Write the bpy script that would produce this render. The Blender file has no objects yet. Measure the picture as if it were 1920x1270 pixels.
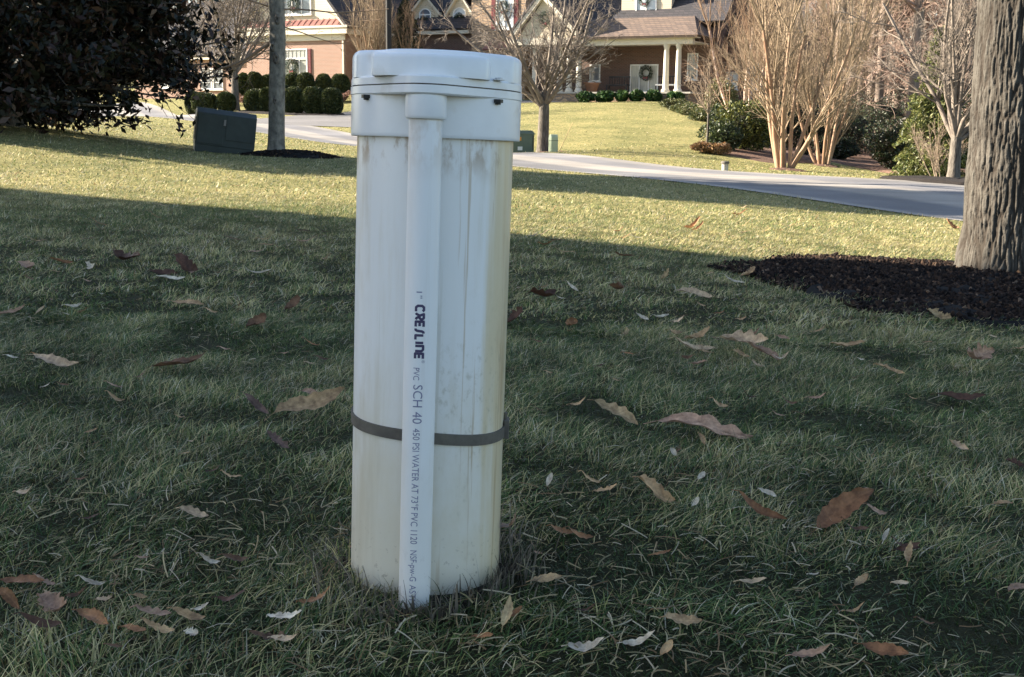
import bpy, bmesh, math, random
import numpy as np
from mathutils import Vector, Matrix
R_ = math.radians
SC = bpy.context.scene
COL = SC.collection

# ------------------------------------------------------------------ camera, sky, sun, exposure
F, PITCH, ROLL, H = 2200.0, 0.187, 0.010, 0.540
cam_d = bpy.data.cameras.new("camera"); cam = bpy.data.objects.new("camera", cam_d); COL.objects.link(cam)
cam_d.sensor_width = 36; cam_d.lens = 36*F/1920; cam_d.clip_start = .02; cam_d.clip_end = 600
CAM = Vector((0, 0, H))
cam.location = CAM
cam.matrix_world = Matrix.Translation(CAM) @ Matrix.Rotation(math.pi/2-PITCH, 4, 'X') @ Matrix.Rotation(ROLL, 4, 'Z')
SC.camera = cam
SUN_EL = 24.0
SD = Vector((.975, -.22, 0)).normalized()                       # horizontal travel of the light
w = bpy.data.worlds.new("World"); SC.world = w; w.use_nodes = True
nt = w.node_tree; bg = nt.nodes['Background']
sky = nt.nodes.new('ShaderNodeTexSky'); sky.sky_type = 'NISHITA'; sky.sun_disc = False
sky.sun_elevation = R_(SUN_EL); sky.sun_rotation = math.atan2(-SD.x, -SD.y)
nt.links.new(sky.outputs[0], bg.inputs[0]); bg.inputs[1].default_value = .066
sl = bpy.data.lights.new("sun", 'SUN'); sl.energy = 5.0; sl.angle = R_(.5); sl.color = (1, .88, .72)
so = bpy.data.objects.new("sun", sl); COL.objects.link(so)
L = Vector((SD.x*math.cos(R_(SUN_EL)), SD.y*math.cos(R_(SUN_EL)), -math.sin(R_(SUN_EL))))
so.rotation_euler = L.to_track_quat('-Z', 'Y').to_euler(); so.location = (-20, 5, 30)
SC.view_settings.view_transform = 'Standard'; SC.view_settings.look = 'None'
SC.view_settings.exposure = 2.2; SC.view_settings.gamma = 1
SC.render.engine = 'CYCLES'
SC.cycles.max_bounces = 6; SC.cycles.diffuse_bounces = 3; SC.cycles.transparent_max_bounces = 8

# ------------------------------------------------------------------ pixel -> world
MW = cam.matrix_world.to_3x3()
def ray(u, v):
    return MW @ Vector(((u-960)/F, -(v-635)/F, -1))
def at(u, v, y):
    d = ray(u, v); return CAM + d*(y/d.y)

# ------------------------------------------------------------------ terrain height (smooth fit through known points)
cp = [(-1,0,0),(0,0,0),(1,0,0),(0,1.2,.030),(-.1,1.35,.036),(-.8,1.3,.020),(.8,1.3,.016),(-2,-4,0),(3,-4,0),(0,2.3,-.005),(-1.2,2.6,0),(1.2,2.4,-.02),
      (-12,4,.2),(-18,10,.4),(-8,7,.05),(-25,0,.4),(-10,-14,.2),(12,-8,-.3),(14,4,-.6),(25,-10,-.8)]
for u, v, y in [(1885,520,5.9),(0,355,9.7),(660,410,7.6),(1330,490,5.7),
                (1800,415,13.7),(965,313,22.8),(475,247,38.8),(86,200,74),
                (1800,347,18.9),(1350,320,24),(965,287,31.4),(355,222,60.5),(86,190,103),
                (20,236,19),(415,288,20.5),(520,289,20.9),(73,215,34),(1018,291,35),
                (1130,192,66),(1270,193,65),(1240,206,58),(1200,222,50),(1060,225,50),(1320,222,50),(1300,272,32),(1350,292,29.5),
                (1475,319,26.8),(1545,313,29.6),(1790,338,21.7),(1650,303,40),(1700,290,60),(1520,265,60),
                (560,172,72),(400,178,72),(200,178,92),(620,213,59),(445,208,59),(300,196,80),(860,185,70),
                (1900,280,95),(1900,325,32),(1000,160,110),(600,140,130),(1600,250,110)]:
    p = at(u, v, y); cp.append((p.x, p.y, p.z))
cp = np.array(cp, float)
def _phi(d2): return np.sqrt(d2+4.0)
n_ = len(cp)
A = np.zeros((n_+3, n_+3)); d2 = ((cp[:,None,:2]-cp[None,:,:2])**2).sum(-1)
A[:n_,:n_] = _phi(d2) - np.eye(n_)*.02; A[:n_,n_] = 1; A[:n_,n_+1:] = cp[:,:2]; A[n_,:n_] = 1; A[n_+1:,:n_] = cp[:,:2].T
W_ = np.linalg.solve(A, np.r_[cp[:,2], 0, 0, 0])
def hz(x, y):
    x = np.atleast_1d(np.asarray(x, float)); y = np.atleast_1d(np.asarray(y, float)); sh = x.shape
    x = x.ravel(); y = y.ravel(); out = np.empty(len(x))
    for i in range(0, len(x), 40000):
        a, b = x[i:i+40000], y[i:i+40000]
        dd = (a[:,None]-cp[None,:,0])**2+(b[:,None]-cp[None,:,1])**2
        out[i:i+40000] = _phi(dd)@W_[:n_]+W_[n_]+W_[n_+1]*a+W_[n_+2]*b
    return out.reshape(sh)
def gz(x, y): return float(hz(x, y)[0])
def gnd(u, v):                                                     # the ground point seen at a pixel
    d = ray(u, v); lo = .6; prev = .6
    t = .6
    while t < 160:
        p = CAM+d*(t/d.y)
        if p.z < gz(p.x, p.y): break
        prev = t; t *= 1.04
    a, b = prev, t
    for _ in range(18):
        m = (a+b)/2; p = CAM+d*(m/d.y)
        if p.z < gz(p.x, p.y): b = m
        else: a = m
    p = CAM+d*(b/d.y); return Vector((p.x, p.y, gz(p.x, p.y)))
def on(u, y, dz=0):                                               # ground point in column u at distance y
    x = at(u, 300, y).x; return Vector((x, y, gz(x, y)+dz))

# ------------------------------------------------------------------ materials
def nodes(name):
    m = bpy.data.materials.new(name); m.use_nodes = True; t = m.node_tree
    return m, t, t.nodes['Principled BSDF']
def mat(name, c1, c2=None, scale=8, rough=.7, bump=0, bscale=None, spec=.3, detail=5, stretch=(1,1,1), metal=0, lo=.35, hi=.65, c3=None, tl=0):
    m, t, b = nodes(name)
    b.inputs['Roughness'].default_value = rough; b.inputs['Specular IOR Level'].default_value = spec; b.inputs['Metallic'].default_value = metal
    tc = t.nodes.new('ShaderNodeTexCoord'); mp = t.nodes.new('ShaderNodeMapping'); mp.inputs['Scale'].default_value = stretch
    t.links.new(tc.outputs['Object'], mp.inputs[0])
    nz = t.nodes.new('ShaderNodeTexNoise'); nz.inputs['Scale'].default_value = scale; nz.inputs['Detail'].default_value = detail
    nz.inputs['Roughness'].default_value = .65
    t.links.new(mp.outputs[0], nz.inputs['Vector'])
    r = t.nodes.new('ShaderNodeValToRGB'); r.color_ramp.elements[0].position = lo; r.color_ramp.elements[1].position = hi
    r.color_ramp.elements[0].color = (*c1, 1); r.color_ramp.elements[1].color = (*(c2 or c1), 1)
    if c3: e = r.color_ramp.elements.new((lo+hi)/2); e.color = (*c3, 1)
    t.links.new(nz.outputs[0], r.inputs[0]); t.links.new(r.outputs[0], b.inputs['Base Color'])
    if bump:
        n2 = t.nodes.new('ShaderNodeTexNoise'); n2.inputs['Scale'].default_value = bscale or scale*4; n2.inputs['Detail'].default_value = 6
        t.links.new(mp.outputs[0], n2.inputs['Vector'])
        bp = t.nodes.new('ShaderNodeBump'); bp.inputs['Strength'].default_value = min(1, bump); bp.inputs['Distance'].default_value = bump*.02
        t.links.new(n2.outputs[0], bp.inputs['Height']); t.links.new(bp.outputs[0], b.inputs['Normal'])
    if tl:
        add_translucent(t, b, r.outputs[0], tl)
    return m
def add_translucent(t, b, colsock, fac):
    tr = t.nodes.new('ShaderNodeBsdfTranslucent'); mx = t.nodes.new('ShaderNodeMixShader'); mx.inputs[0].default_value = fac
    out = t.nodes['Material Output']
    t.links.new(colsock, tr.inputs[0]); t.links.new(b.outputs[0], mx.inputs[1]); t.links.new(tr.outputs[0], mx.inputs[2]); t.links.new(mx.outputs[0], out.inputs[0])
def attr_mat(name, rough=.6, tl=.25, spec=.25):
    m, t, b = nodes(name); a = t.nodes.new('ShaderNodeAttribute'); a.attribute_name = 'col'
    t.links.new(a.outputs['Color'], b.inputs['Base Color']); b.inputs['Roughness'].default_value = rough; b.inputs['Specular IOR Level'].default_value = spec
    if tl: add_translucent(t, b, a.outputs['Color'], tl)
    return m
def brick_mat(name, c1, c2, mortar, bw=.22, bh=.075, ms=.012, irregular=0):
    m, t, b = nodes(name); b.inputs['Roughness'].default_value = .85
    tc = t.nodes.new('ShaderNodeTexCoord'); br = t.nodes.new('ShaderNodeTexBrick')
    sx = t.nodes.new('ShaderNodeSeparateXYZ'); cx = t.nodes.new('ShaderNodeCombineXYZ'); ad = t.nodes.new('ShaderNodeMath'); ad.operation = 'ADD'
    t.links.new(tc.outputs['Object'], sx.inputs[0]); t.links.new(sx.outputs[0], ad.inputs[0]); t.links.new(sx.outputs[1], ad.inputs[1])
    t.links.new(ad.outputs[0], cx.inputs[0]); t.links.new(sx.outputs[2], cx.inputs[1])
    src = cx.outputs[0]
    if irregular:
        nz = t.nodes.new('ShaderNodeTexNoise'); nz.inputs['Scale'].default_value = 2.5; t.links.new(tc.outputs['Object'], nz.inputs['Vector'])
        mx = t.nodes.new('ShaderNodeVectorMath'); mx.operation = 'MULTIPLY_ADD'; mx.inputs[1].default_value = (irregular,)*3
        t.links.new(nz.outputs['Color'], mx.inputs[0]); t.links.new(src, mx.inputs[2]); src = mx.outputs[0]
    t.links.new(src, br.inputs['Vector'])
    br.inputs['Color1'].default_value = (*c1,1); br.inputs['Color2'].default_value = (*c2,1); br.inputs['Mortar'].default_value = (*mortar,1)
    br.inputs['Scale'].default_value = 1; br.inputs['Brick Width'].default_value = bw; br.inputs['Row Height'].default_value = bh; br.inputs['Mortar Size'].default_value = ms
    t.links.new(br.outputs['Color'], b.inputs['Base Color'])
    bp = t.nodes.new('ShaderNodeBump'); bp.inputs['Distance'].default_value = .01; bp.invert = True
    t.links.new(br.outputs['Fac'], bp.inputs['Height']); t.links.new(bp.outputs[0], b.inputs['Normal'])
    return m
def siding_mat(name, c, pitch=.13):
    m, t, b = nodes(name); b.inputs['Base Color'].default_value = (*c,1); b.inputs['Roughness'].default_value = .6
    tc = t.nodes.new('ShaderNodeTexCoord'); wv = t.nodes.new('ShaderNodeTexWave'); wv.bands_direction = 'Z'; wv.wave_profile = 'SAW'
    wv.inputs['Scale'].default_value = .314/pitch; t.links.new(tc.outputs['Object'], wv.inputs[0])
    r = t.nodes.new('ShaderNodeValToRGB'); r.color_ramp.elements[0].position = 0; r.color_ramp.elements[1].position = .12
    r.color_ramp.elements[0].color = tuple(x*.45 for x in c)+(1,); r.color_ramp.elements[1].color = (*c,1)
    t.links.new(wv.outputs['Fac'], r.inputs[0]); t.links.new(r.outputs[0], b.inputs['Base Color'])
    return m
M = {}
M['brick'] = brick_mat('brick', (.36,.195,.14),(.30,.16,.115),(.38,.30,.25))
M['shaded_brown_brick'] = brick_mat('shaded_brown_brick', (.17,.085,.06),(.11,.06,.045),(.17,.14,.12))  # brown brick, its colour lowered further to carry the porch's deep shade
M['stone'] = brick_mat('field_stone', (.52,.36,.22),(.30,.20,.13),(.22,.17,.13), bw=.5, bh=.16, ms=.03, irregular=.5)
M['siding'] = siding_mat('cream_siding', (.56,.49,.36))
M['trim'] = mat('cream_trim', (.60,.55,.45),(.66,.61,.50), 2, .55)
M['white'] = mat('white_paint', (.78,.78,.76),(.72,.72,.70), 3, .45)
M['shingle'] = brick_mat('dark_shingles', (.05,.045,.05),(.03,.03,.035),(.015,.015,.02), bw=.3, bh=.14, ms=.012)
M['brown_shingle'] = brick_mat('brown_shingles', (.17,.12,.09),(.11,.08,.065),(.06,.045,.04), bw=.3, bh=.14, ms=.012)
M['red_metal'] = mat('red_metal_roof', (.26,.12,.10),(.20,.09,.08), 3, .5)
M['shutter'] = mat('red_shutter', (.20,.05,.05),(.16,.04,.045), 4, .5)
M['glass'] = mat('window_glass', (.10,.12,.15),(.22,.24,.26), 1.3, .08, spec=.8)
M['curtain'] = mat('curtained_glass', (.42,.42,.38),(.26,.27,.26), 9, .15, stretch=(3,3,.2), spec=.6)
M['pale_glass'] = mat('pale_glass', (.55,.60,.64),(.42,.48,.52), 2, .1, spec=.6)
M['dark'] = mat('dark_interior', (.02,.018,.016), None, 3, .8)
M['bark'] = mat('grey_bark', (.055,.047,.04),(.17,.15,.125), 9, .9, bump=.8, bscale=22, stretch=(2.5,2.5,.6))
M['bark_pale'] = mat('pale_blotched_bark', (.09,.085,.075),(.26,.24,.20), 7, .9, bump=.8, bscale=20, stretch=(1.5,1.5,1))
M['twig'] = mat('twig_bark', (.22,.17,.125),(.33,.26,.19), 5, .9)
M['twig_grey'] = mat('grey_twig_bark', (.12,.10,.085),(.26,.22,.18), 5, .9)
M['twig_brown'] = mat('brown_twig_bark', (.24,.16,.11),(.34,.24,.16), 5, .9)
M['myrtle_bark'] = mat('smooth_orange_bark', (.24,.135,.08),(.34,.24,.16), 4, .6, stretch=(2,2,.5))
M['myrtle_twig'] = mat('golden_twig_bark', (.22,.165,.11),(.32,.245,.165), 4, .8)
M['white_bark'] = mat('peeling_pale_bark', (.25,.13,.09),(.62,.52,.44), 7, .8, stretch=(1,1,3))
M['wood_bark'] = mat('woodland_bark', (.11,.085,.07),(.27,.21,.17), 3, .95, stretch=(3,3,.4))
M['wood_twig'] = mat('woodland_twigs', (.22,.15,.12),(.34,.25,.20), .5, .95)
M['mulch'] = mat('dark_mulch', (.006,.005,.005),(.035,.027,.022), 45, .95, bump=1, bscale=60)
M['red_mulch'] = mat('brown_mulch', (.08,.045,.03),(.18,.11,.08), 12, .95, bump=1, bscale=40)
M['steel_green'] = mat('dark_green_enamel', (.026,.036,.034),(.036,.048,.045), 5, .5, bump=.05)
M['lit_green'] = mat('utility_green_enamel', (.11,.14,.10),(.13,.165,.12), 6, .5)
M['pale_green'] = mat('pale_green_plastic', (.38,.44,.30),(.44,.50,.35), 6, .5)
M['concrete'] = mat('concrete', (.38,.36,.31),(.50,.47,.41), 14, .9, bump=.3)
M['orange'] = mat('orange_label', (.75,.30,.03)); M['label'] = mat('white_label', (.75,.74,.70))
M['fibre'] = mat('tan_fibreglass', (.55,.40,.20)); M['black'] = mat('black_paint', (.012,.012,.014), None, 4, .4)
M['pot'] = mat('terracotta', (.50,.27,.16),(.42,.21,.12), 6, .8)
M['iron'] = mat('dark_iron', (.03,.028,.028), None, 6, .5)
M['band'] = mat('weathered_rubber', (.09,.08,.068),(.15,.135,.11), 30, .8, bump=.2, bscale=200)
M['bolt'] = mat('dull_bolt_steel', (.10,.10,.11),(.22,.21,.20), 60, .45, metal=.6)
M['chips'] = attr_mat('bark_chips', .95, 0, .1)
M['grass'] = attr_mat('grass_blade', .55, .30, .25)
M['leaf'] = attr_mat('dry_leaf', .6, .16, .35)
def leaf_detail():
    t = M['leaf'].node_tree; b = t.nodes['Principled BSDF']; a = [n for n in t.nodes if n.type == 'ATTRIBUTE'][0]; tc = t.nodes.new('ShaderNodeTexCoord')
    oi = t.nodes.new('ShaderNodeObjectInfo'); ad = t.nodes.new('ShaderNodeVectorMath'); ad.operation = 'ADD'; t.links.new(tc.outputs['Object'], ad.inputs[0]); t.links.new(oi.outputs['Random'], ad.inputs[1])
    n1 = t.nodes.new('ShaderNodeTexNoise'); n1.inputs['Scale'].default_value = 75; n1.inputs['Detail'].default_value = 7; n1.inputs['Roughness'].default_value = .7; t.links.new(ad.outputs[0], n1.inputs['Vector'])
    r = t.nodes.new('ShaderNodeValToRGB'); r.color_ramp.elements[0].position = .36; r.color_ramp.elements[1].position = .62; r.color_ramp.elements[0].color = (.38,.32,.28,1); r.color_ramp.elements[1].color = (1.25,1.2,1.12,1); t.links.new(n1.outputs[0], r.inputs[0])
    mx = t.nodes.new('ShaderNodeMix'); mx.data_type = 'RGBA'; mx.blend_type = 'MULTIPLY'; mx.inputs[0].default_value = .85; t.links.new(a.outputs['Color'], mx.inputs[6]); t.links.new(r.outputs[0], mx.inputs[7])
    t.links.new(mx.outputs[2], b.inputs['Base Color'])
    wv = t.nodes.new('ShaderNodeTexWave'); wv.inputs['Scale'].default_value = 55; wv.inputs['Distortion'].default_value = 2; t.links.new(tc.outputs['Object'], wv.inputs[0])
    bp = t.nodes.new('ShaderNodeBump'); bp.inputs['Distance'].default_value = .0005; bp.inputs['Strength'].default_value = .5; t.links.new(wv.outputs['Fac'], bp.inputs['Height']); t.links.new(bp.outputs[0], b.inputs['Normal'])
leaf_detail()
M['foliage'] = attr_mat('foliage', .45, .18, .4)

# ------------------------------------------------------------------ mesh helpers
def tag(o, label=None, cat=None, group=None, kind=None):
    if label: o['label'] = label
    if cat: o['category'] = cat
    if group: o['group'] = group
    if kind: o['kind'] = kind
    return o
def empty(name, loc=(0,0,0), rz=0):
    o = bpy.data.objects.new(name, None); COL.objects.link(o); o.location = loc; o.rotation_euler = (0,0,rz); o.empty_display_size = .1
    return o
def link(name, me, m, parent=None):
    o = bpy.data.objects.new(name, me); COL.objects.link(o)
    if m is not None: me.materials.append(m)
    if parent is not None: o.parent = parent
    return o
def mesh_np(name, V, Fc, cols=None, smooth=False, uvcol='col'):
    """V (n,3); Fc (m,k) all the same size or a list of such arrays; cols per vertex"""
    if not isinstance(Fc, list): Fc = [Fc]
    me = bpy.data.meshes.new(name); V = np.asarray(V, np.float32)
    me.vertices.add(len(V)); me.vertices.foreach_set('co', V.ravel())
    tot = np.concatenate([np.full(len(f), f.shape[1]) for f in Fc]) if Fc else np.zeros(0)
    loops = np.concatenate([f.ravel() for f in Fc]).astype(np.int32)
    me.loops.add(len(loops)); me.loops.foreach_set('vertex_index', loops)
    me.polygons.add(len(tot)); st = np.r_[0, np.cumsum(tot)[:-1]].astype(np.int32)
    me.polygons.foreach_set('loop_start', st)
    if smooth: me.polygons.foreach_set('use_smooth', np.ones(len(tot), bool))
    me.update(calc_edges=True)
    if cols is not None:
        a = me.attributes.new('col', 'FLOAT_COLOR', 'POINT'); c = np.ones((len(V),4), np.float32); c[:,:3] = cols
        a.data.foreach_set('color', c.ravel())
    return me
class MB:
    def __init__(s): s.v = []; s.f = []
    def add(s, vs, fs):
        n = len(s.v); s.v += [tuple(p) for p in vs]; s.f += [tuple(i+n for i in f) for f in fs]; return s
    def box(s, x0,y0,z0,x1,y1,z1):
        vs = [(x0,y0,z0),(x1,y0,z0),(x1,y1,z0),(x0,y1,z0),(x0,y0,z1),(x1,y0,z1),(x1,y1,z1),(x0,y1,z1)]
        return s.add(vs, [(0,3,2,1),(4,5,6,7),(0,1,5,4),(1,2,6,5),(2,3,7,6),(3,0,4,7)])
    def prism_y(s, poly, y0, y1):                                   # polygon in X,Z pushed along Y
        n = len(poly); a = [(x,y0,z) for x,z in poly]; b = [(x,y1,z) for x,z in poly]
        return s.add(a+b, [tuple(range(n-1,-1,-1)), tuple(range(n,2*n))]+[(i,(i+1)%n,n+(i+1)%n,n+i) for i in range(n)])
    def prism_x(s, poly, x0, x1):                                   # polygon in Y,Z pushed along X
        n = len(poly); a = [(x0,y,z) for y,z in poly]; b = [(x1,y,z) for y,z in poly]
        return s.add(a+b, [tuple(range(n)), tuple(range(2*n-1,n-1,-1))]+[(i,n+i,n+(i+1)%n,(i+1)%n) for i in range(n)])
    def slab(s, pts, t):                                            # thick sheet over a 3D polygon
        pts = [Vector(p) for p in pts]; nrm = (pts[1]-pts[0]).cross(pts[2]-pts[0]).normalized()*t; n = len(pts)
        return s.add([p for p in pts]+[p-nrm for p in pts], [tuple(range(n)), tuple(range(2*n-1,n-1,-1))]+[(i,n+i,n+(i+1)%n,(i+1)%n) for i in range(n)])
    def lathe(s, prof, n=24, c=(0,0,0), axis=None):
        vs = []; m = len(prof)
        for r, z in prof:
            for k in range(n):
                a = 2*math.pi*k/n; vs.append((c[0]+r*math.cos(a), c[1]+r*math.sin(a), c[2]+z))
        fs = [(i*n+k, i*n+(k+1)%n, (i+1)*n+(k+1)%n, (i+1)*n+k) for i in range(m-1) for k in range(n)]
        fs += [tuple(range(n-1,-1,-1)), tuple((m-1)*n+k for k in range(n))]
        return s.add(vs, fs)
    def tube(s, pts, rad, n=6):
        pts = [Vector(p) for p in pts]; k0 = len(s.v); m = len(pts)
        rad = rad if hasattr(rad, '__len__') else [rad]*m
        for i, p in enumerate(pts):
            d = (pts[min(i+1,m-1)]-pts[max(i-1,0)]).normalized()
            a = d.cross(Vector((.13,.97,.2))).normalized(); b = d.cross(a)
            for k in range(n):
                t = 2*math.pi*k/n; s.v.append(tuple(p+(a*math.cos(t)+b*math.sin(t))*rad[i]))
        for i in range(m-1):
            for k in range(n): s.f.append((k0+i*n+k, k0+i*n+(k+1)%n, k0+(i+1)*n+(k+1)%n, k0+(i+1)*n+k))
        s.f.append(tuple(k0+k for k in range(n-1,-1,-1))); s.f.append(tuple(k0+(m-1)*n+k for k in range(n)))
        return s
    def loft(s, rings, cap=True):                                   # rings of equal length lists of 3D points
        n = len(rings[0]); k0 = len(s.v)
        for r in rings: s.v += [tuple(p) for p in r]
        for i in range(len(rings)-1):
            for k in range(n): s.f.append((k0+i*n+k, k0+i*n+(k+1)%n, k0+(i+1)*n+(k+1)%n, k0+(i+1)*n+k))
        if cap: s.f.append(tuple(k0+k for k in range(n-1,-1,-1))); s.f.append(tuple(k0+(len(rings)-1)*n+k for k in range(n)))
        return s
    def build(s, name, m, parent=None, smooth=None, bevel=0):
        me = bpy.data.meshes.new(name); me.from_pydata(s.v, [], s.f); me.update()
        o = link(name, me, m, parent)
        bm = bmesh.new(); bm.from_mesh(me); bmesh.ops.recalc_face_normals(bm, faces=bm.faces)
        if bevel: bmesh.ops.bevel(bm, geom=bm.edges[:], offset=bevel, segments=2, affect='EDGES', profile=.5)
        bm.to_mesh(me); bm.free()
        if smooth:
            me.polygons.foreach_set('use_smooth', [True]*len(me.polygons)); me.set_sharp_from_angle(angle=R_(smooth))
        return o
def copy_tree(o, parent=None):
    c = o.copy(); COL.objects.link(c)
    if parent is not None: c.parent = parent
    for ch in list(o.children): copy_tree(ch, c)
    return c

# ------------------------------------------------------------------ ground, road, driveway
def inpoly(x, y, poly):
    x = np.asarray(x); y = np.asarray(y); r = np.zeros(x.shape, bool); n = len(poly); j = n-1
    for i in range(n):
        xi, yi = poly[i]; xj, yj = poly[j]
        c = ((yi > y) != (yj > y)) & (x < (xj-xi)*(y-yi)/(yj-yi+1e-12)+xi); r ^= c; j = i
    return r
near_e = [Vector((p.x,p.y)) for p in (at(1800,415,13.7), at(965,313,22.8), at(475,247,38.8), at(86,200,74))]
far_e = [Vector((p.x,p.y)) for p in (at(1800,347,18.9), at(965,287,31.4), at(355,222,60.5), at(86,190,103))]
near_e = [near_e[0]+(near_e[0]-near_e[1])*2.2]+near_e+[near_e[-1]+(near_e[-1]-near_e[-2])*.8]
far_e = [far_e[0]+(far_e[0]-far_e[1])*1.6]+far_e+[far_e[-1]+(far_e[-1]-far_e[-2])*.4]
def resample(pl, n):
    pl = np.array([[p.x,p.y] for p in pl]); d = np.r_[0, np.cumsum(np.hypot(*np.diff(pl, axis=0).T))]; t = np.linspace(0, d[-1], n)
    return np.c_[np.interp(t, d, pl[:,0]), np.interp(t, d, pl[:,1])]
NE, FE = resample(near_e, 220), resample(far_e, 220)
def ribbon(A, B, n, name, m, lift):
    t = np.linspace(0,1,n)[None,:,None]; P = A[:,None]*(1-t)+B[:,None]*t
    X, Y = P[...,0], P[...,1]; Z = hz(X, Y)+lift
    a = np.arange(len(A)*n).reshape(len(A), n)
    Fq = np.stack([a[:-1,:-1],a[1:,:-1],a[1:,1:],a[:-1,1:]],-1).reshape(-1,4)
    V = np.stack([X,Y,Z],-1).reshape(-1,3)
    nrm = np.cross(V[Fq[0,1]]-V[Fq[0,0]], V[Fq[0,2]]-V[Fq[0,0]])
    if nrm[2] < 0: Fq = Fq[:,::-1]
    return link(name, mesh_np(name, V, Fq, smooth=True), m)
def asphalt(name, c1, c2):
    m, t, b = nodes(name); b.inputs['Roughness'].default_value = .8
    tc = t.nodes.new('ShaderNodeTexCoord')
    n1 = t.nodes.new('ShaderNodeTexNoise'); n1.inputs['Scale'].default_value = .5; n1.inputs['Detail'].default_value = 6
    n2 = t.nodes.new('ShaderNodeTexNoise'); n2.inputs['Scale'].default_value = 70; n2.inputs['Detail'].default_value = 3
    mp = t.nodes.new('ShaderNodeMapping'); mp.inputs['Rotation'].default_value = (0,0,R_(54)); mp.inputs['Scale'].default_value = (.15,2.2,1)
    n3 = t.nodes.new('ShaderNodeTexNoise'); n3.inputs['Scale'].default_value = 1; n3.inputs['Detail'].default_value = 4
    t.links.new(tc.outputs['Object'], mp.inputs[0]); t.links.new(mp.outputs[0], n3.inputs[0])
    for n in (n1,n2): t.links.new(tc.outputs['Object'], n.inputs['Vector'])
    a1 = t.nodes.new('ShaderNodeMath'); a1.operation = 'MULTIPLY_ADD'; a1.inputs[1].default_value = .5
    t.links.new(n2.outputs[0], a1.inputs[0]); t.links.new(n1.outputs[0], a1.inputs[2])
    a2 = t.nodes.new('ShaderNodeMath'); a2.operation = 'MULTIPLY_ADD'; a2.inputs[1].default_value = .7
    t.links.new(n3.outputs[0], a2.inputs[0]); t.links.new(a1.outputs[0], a2.inputs[2])
    r = t.nodes.new('ShaderNodeValToRGB'); r.color_ramp.elements[0].position = .8; r.color_ramp.elements[1].position = 1.0
    mr = t.nodes.new('ShaderNodeMapRange'); mr.inputs[1].default_value = .7; mr.inputs[2].default_value = 1.5
    t.links.new(a2.outputs[0], mr.inputs[0]); r.color_ramp.elements[0].position = .2; r.color_ramp.elements[1].position = .8
    t.links.new(mr.outputs[0], r.inputs[0]); r.color_ramp.elements[0].color = (*c1,1); r.color_ramp.elements[1].color = (*c2,1)
    t.links.new(r.outputs[0], b.inputs['Base Color'])
    bp = t.nodes.new('ShaderNodeBump'); bp.inputs['Distance'].default_value = .01; bp.inputs['Strength'].default_value = .6
    t.links.new(n2.outputs[0], bp.inputs['Height']); t.links.new(bp.outputs[0], b.inputs['Normal'])
    return m
M['road'] = asphalt('road_asphalt', (.15,.145,.138),(.28,.27,.255))
M['drive'] = asphalt('driveway_asphalt', (.13,.125,.12),(.20,.19,.185))
rd = ribbon(NE, FE, 25, 'road', M['road'], .006); tag(rd, kind='structure')
aa = rd.data.attributes.new('across', 'FLOAT', 'POINT'); aa.data.foreach_set('value', np.tile(np.linspace(0,1,25), len(NE)).astype(np.float32))
def road_bands():
    t = M['road'].node_tree; b = t.nodes['Principled BSDF']; src = b.inputs['Base Color'].links[0].from_socket
    a = t.nodes.new('ShaderNodeAttribute'); a.attribute_name = 'across'; n = t.nodes.new('ShaderNodeTexNoise'); n.inputs['Scale'].default_value = .45; n.inputs['Detail'].default_value = 6
    tc = t.nodes.new('ShaderNodeTexCoord'); t.links.new(tc.outputs['Object'], n.inputs['Vector'])
    m = t.nodes.new('ShaderNodeMath'); m.operation = 'MULTIPLY_ADD'; m.inputs[1].default_value = .14; t.links.new(n.outputs[0], m.inputs[0]); t.links.new(a.outputs['Fac'], m.inputs[2])
    r = t.nodes.new('ShaderNodeValToRGB'); cr = r.color_ramp
    for i, (p, c) in enumerate([(.10,(1.2,1.16,1.1)),(.15,(.66,.67,.72)),(.38,(.70,.71,.75)),(.45,(1.35,1.28,1.18)),(.66,(1.3,1.24,1.16)),(.73,(.80,.81,.88)),(.92,(.85,.86,.92)),(1.0,(1.2,1.16,1.1))]):
        e = cr.elements[i] if i < 2 else cr.elements.new(p); e.position = p; e.color = (*c,1)
    t.links.new(m.outputs[0], r.inputs[0]); mx = t.nodes.new('ShaderNodeMix'); mx.data_type = 'RGBA'; mx.blend_type = 'MULTIPLY'; mx.inputs[0].default_value = 1
    t.links.new(src, mx.inputs[6]); t.links.new(r.outputs[0], mx.inputs[7]); t.links.new(mx.outputs[2], b.inputs['Base Color'])
road_bands()
dc = resample([Vector(on(u,y).xy) for u, y in ((560,45),(640,51),(700,57),(800,63),(900,66),(1000,67.5),(1040,68))], 60)
dn = np.gradient(dc, axis=0); dn /= np.linalg.norm(dn, axis=1)[:,None]; dn = np.c_[-dn[:,1], dn[:,0]]
DA, DB = dc-dn*np.linspace(3.4,1.9,60)[:,None], dc+dn*np.linspace(3.4,1.9,60)[:,None]
tag(ribbon(DA, DB, 10, 'driveway', M['drive'], .012), kind='structure')
ND = (FE-NE)/np.linalg.norm(FE-NE,axis=1)[:,None]
road_in = [tuple(p) for p in NE+ND*.10]+[tuple(p) for p in (FE-ND*.10)[::-1]]
road_poly = [tuple(p) for p in NE]+[tuple(p) for p in FE[::-1]]
drive_poly = [tuple(p) for p in DA]+[tuple(p) for p in DB[::-1]]

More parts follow.
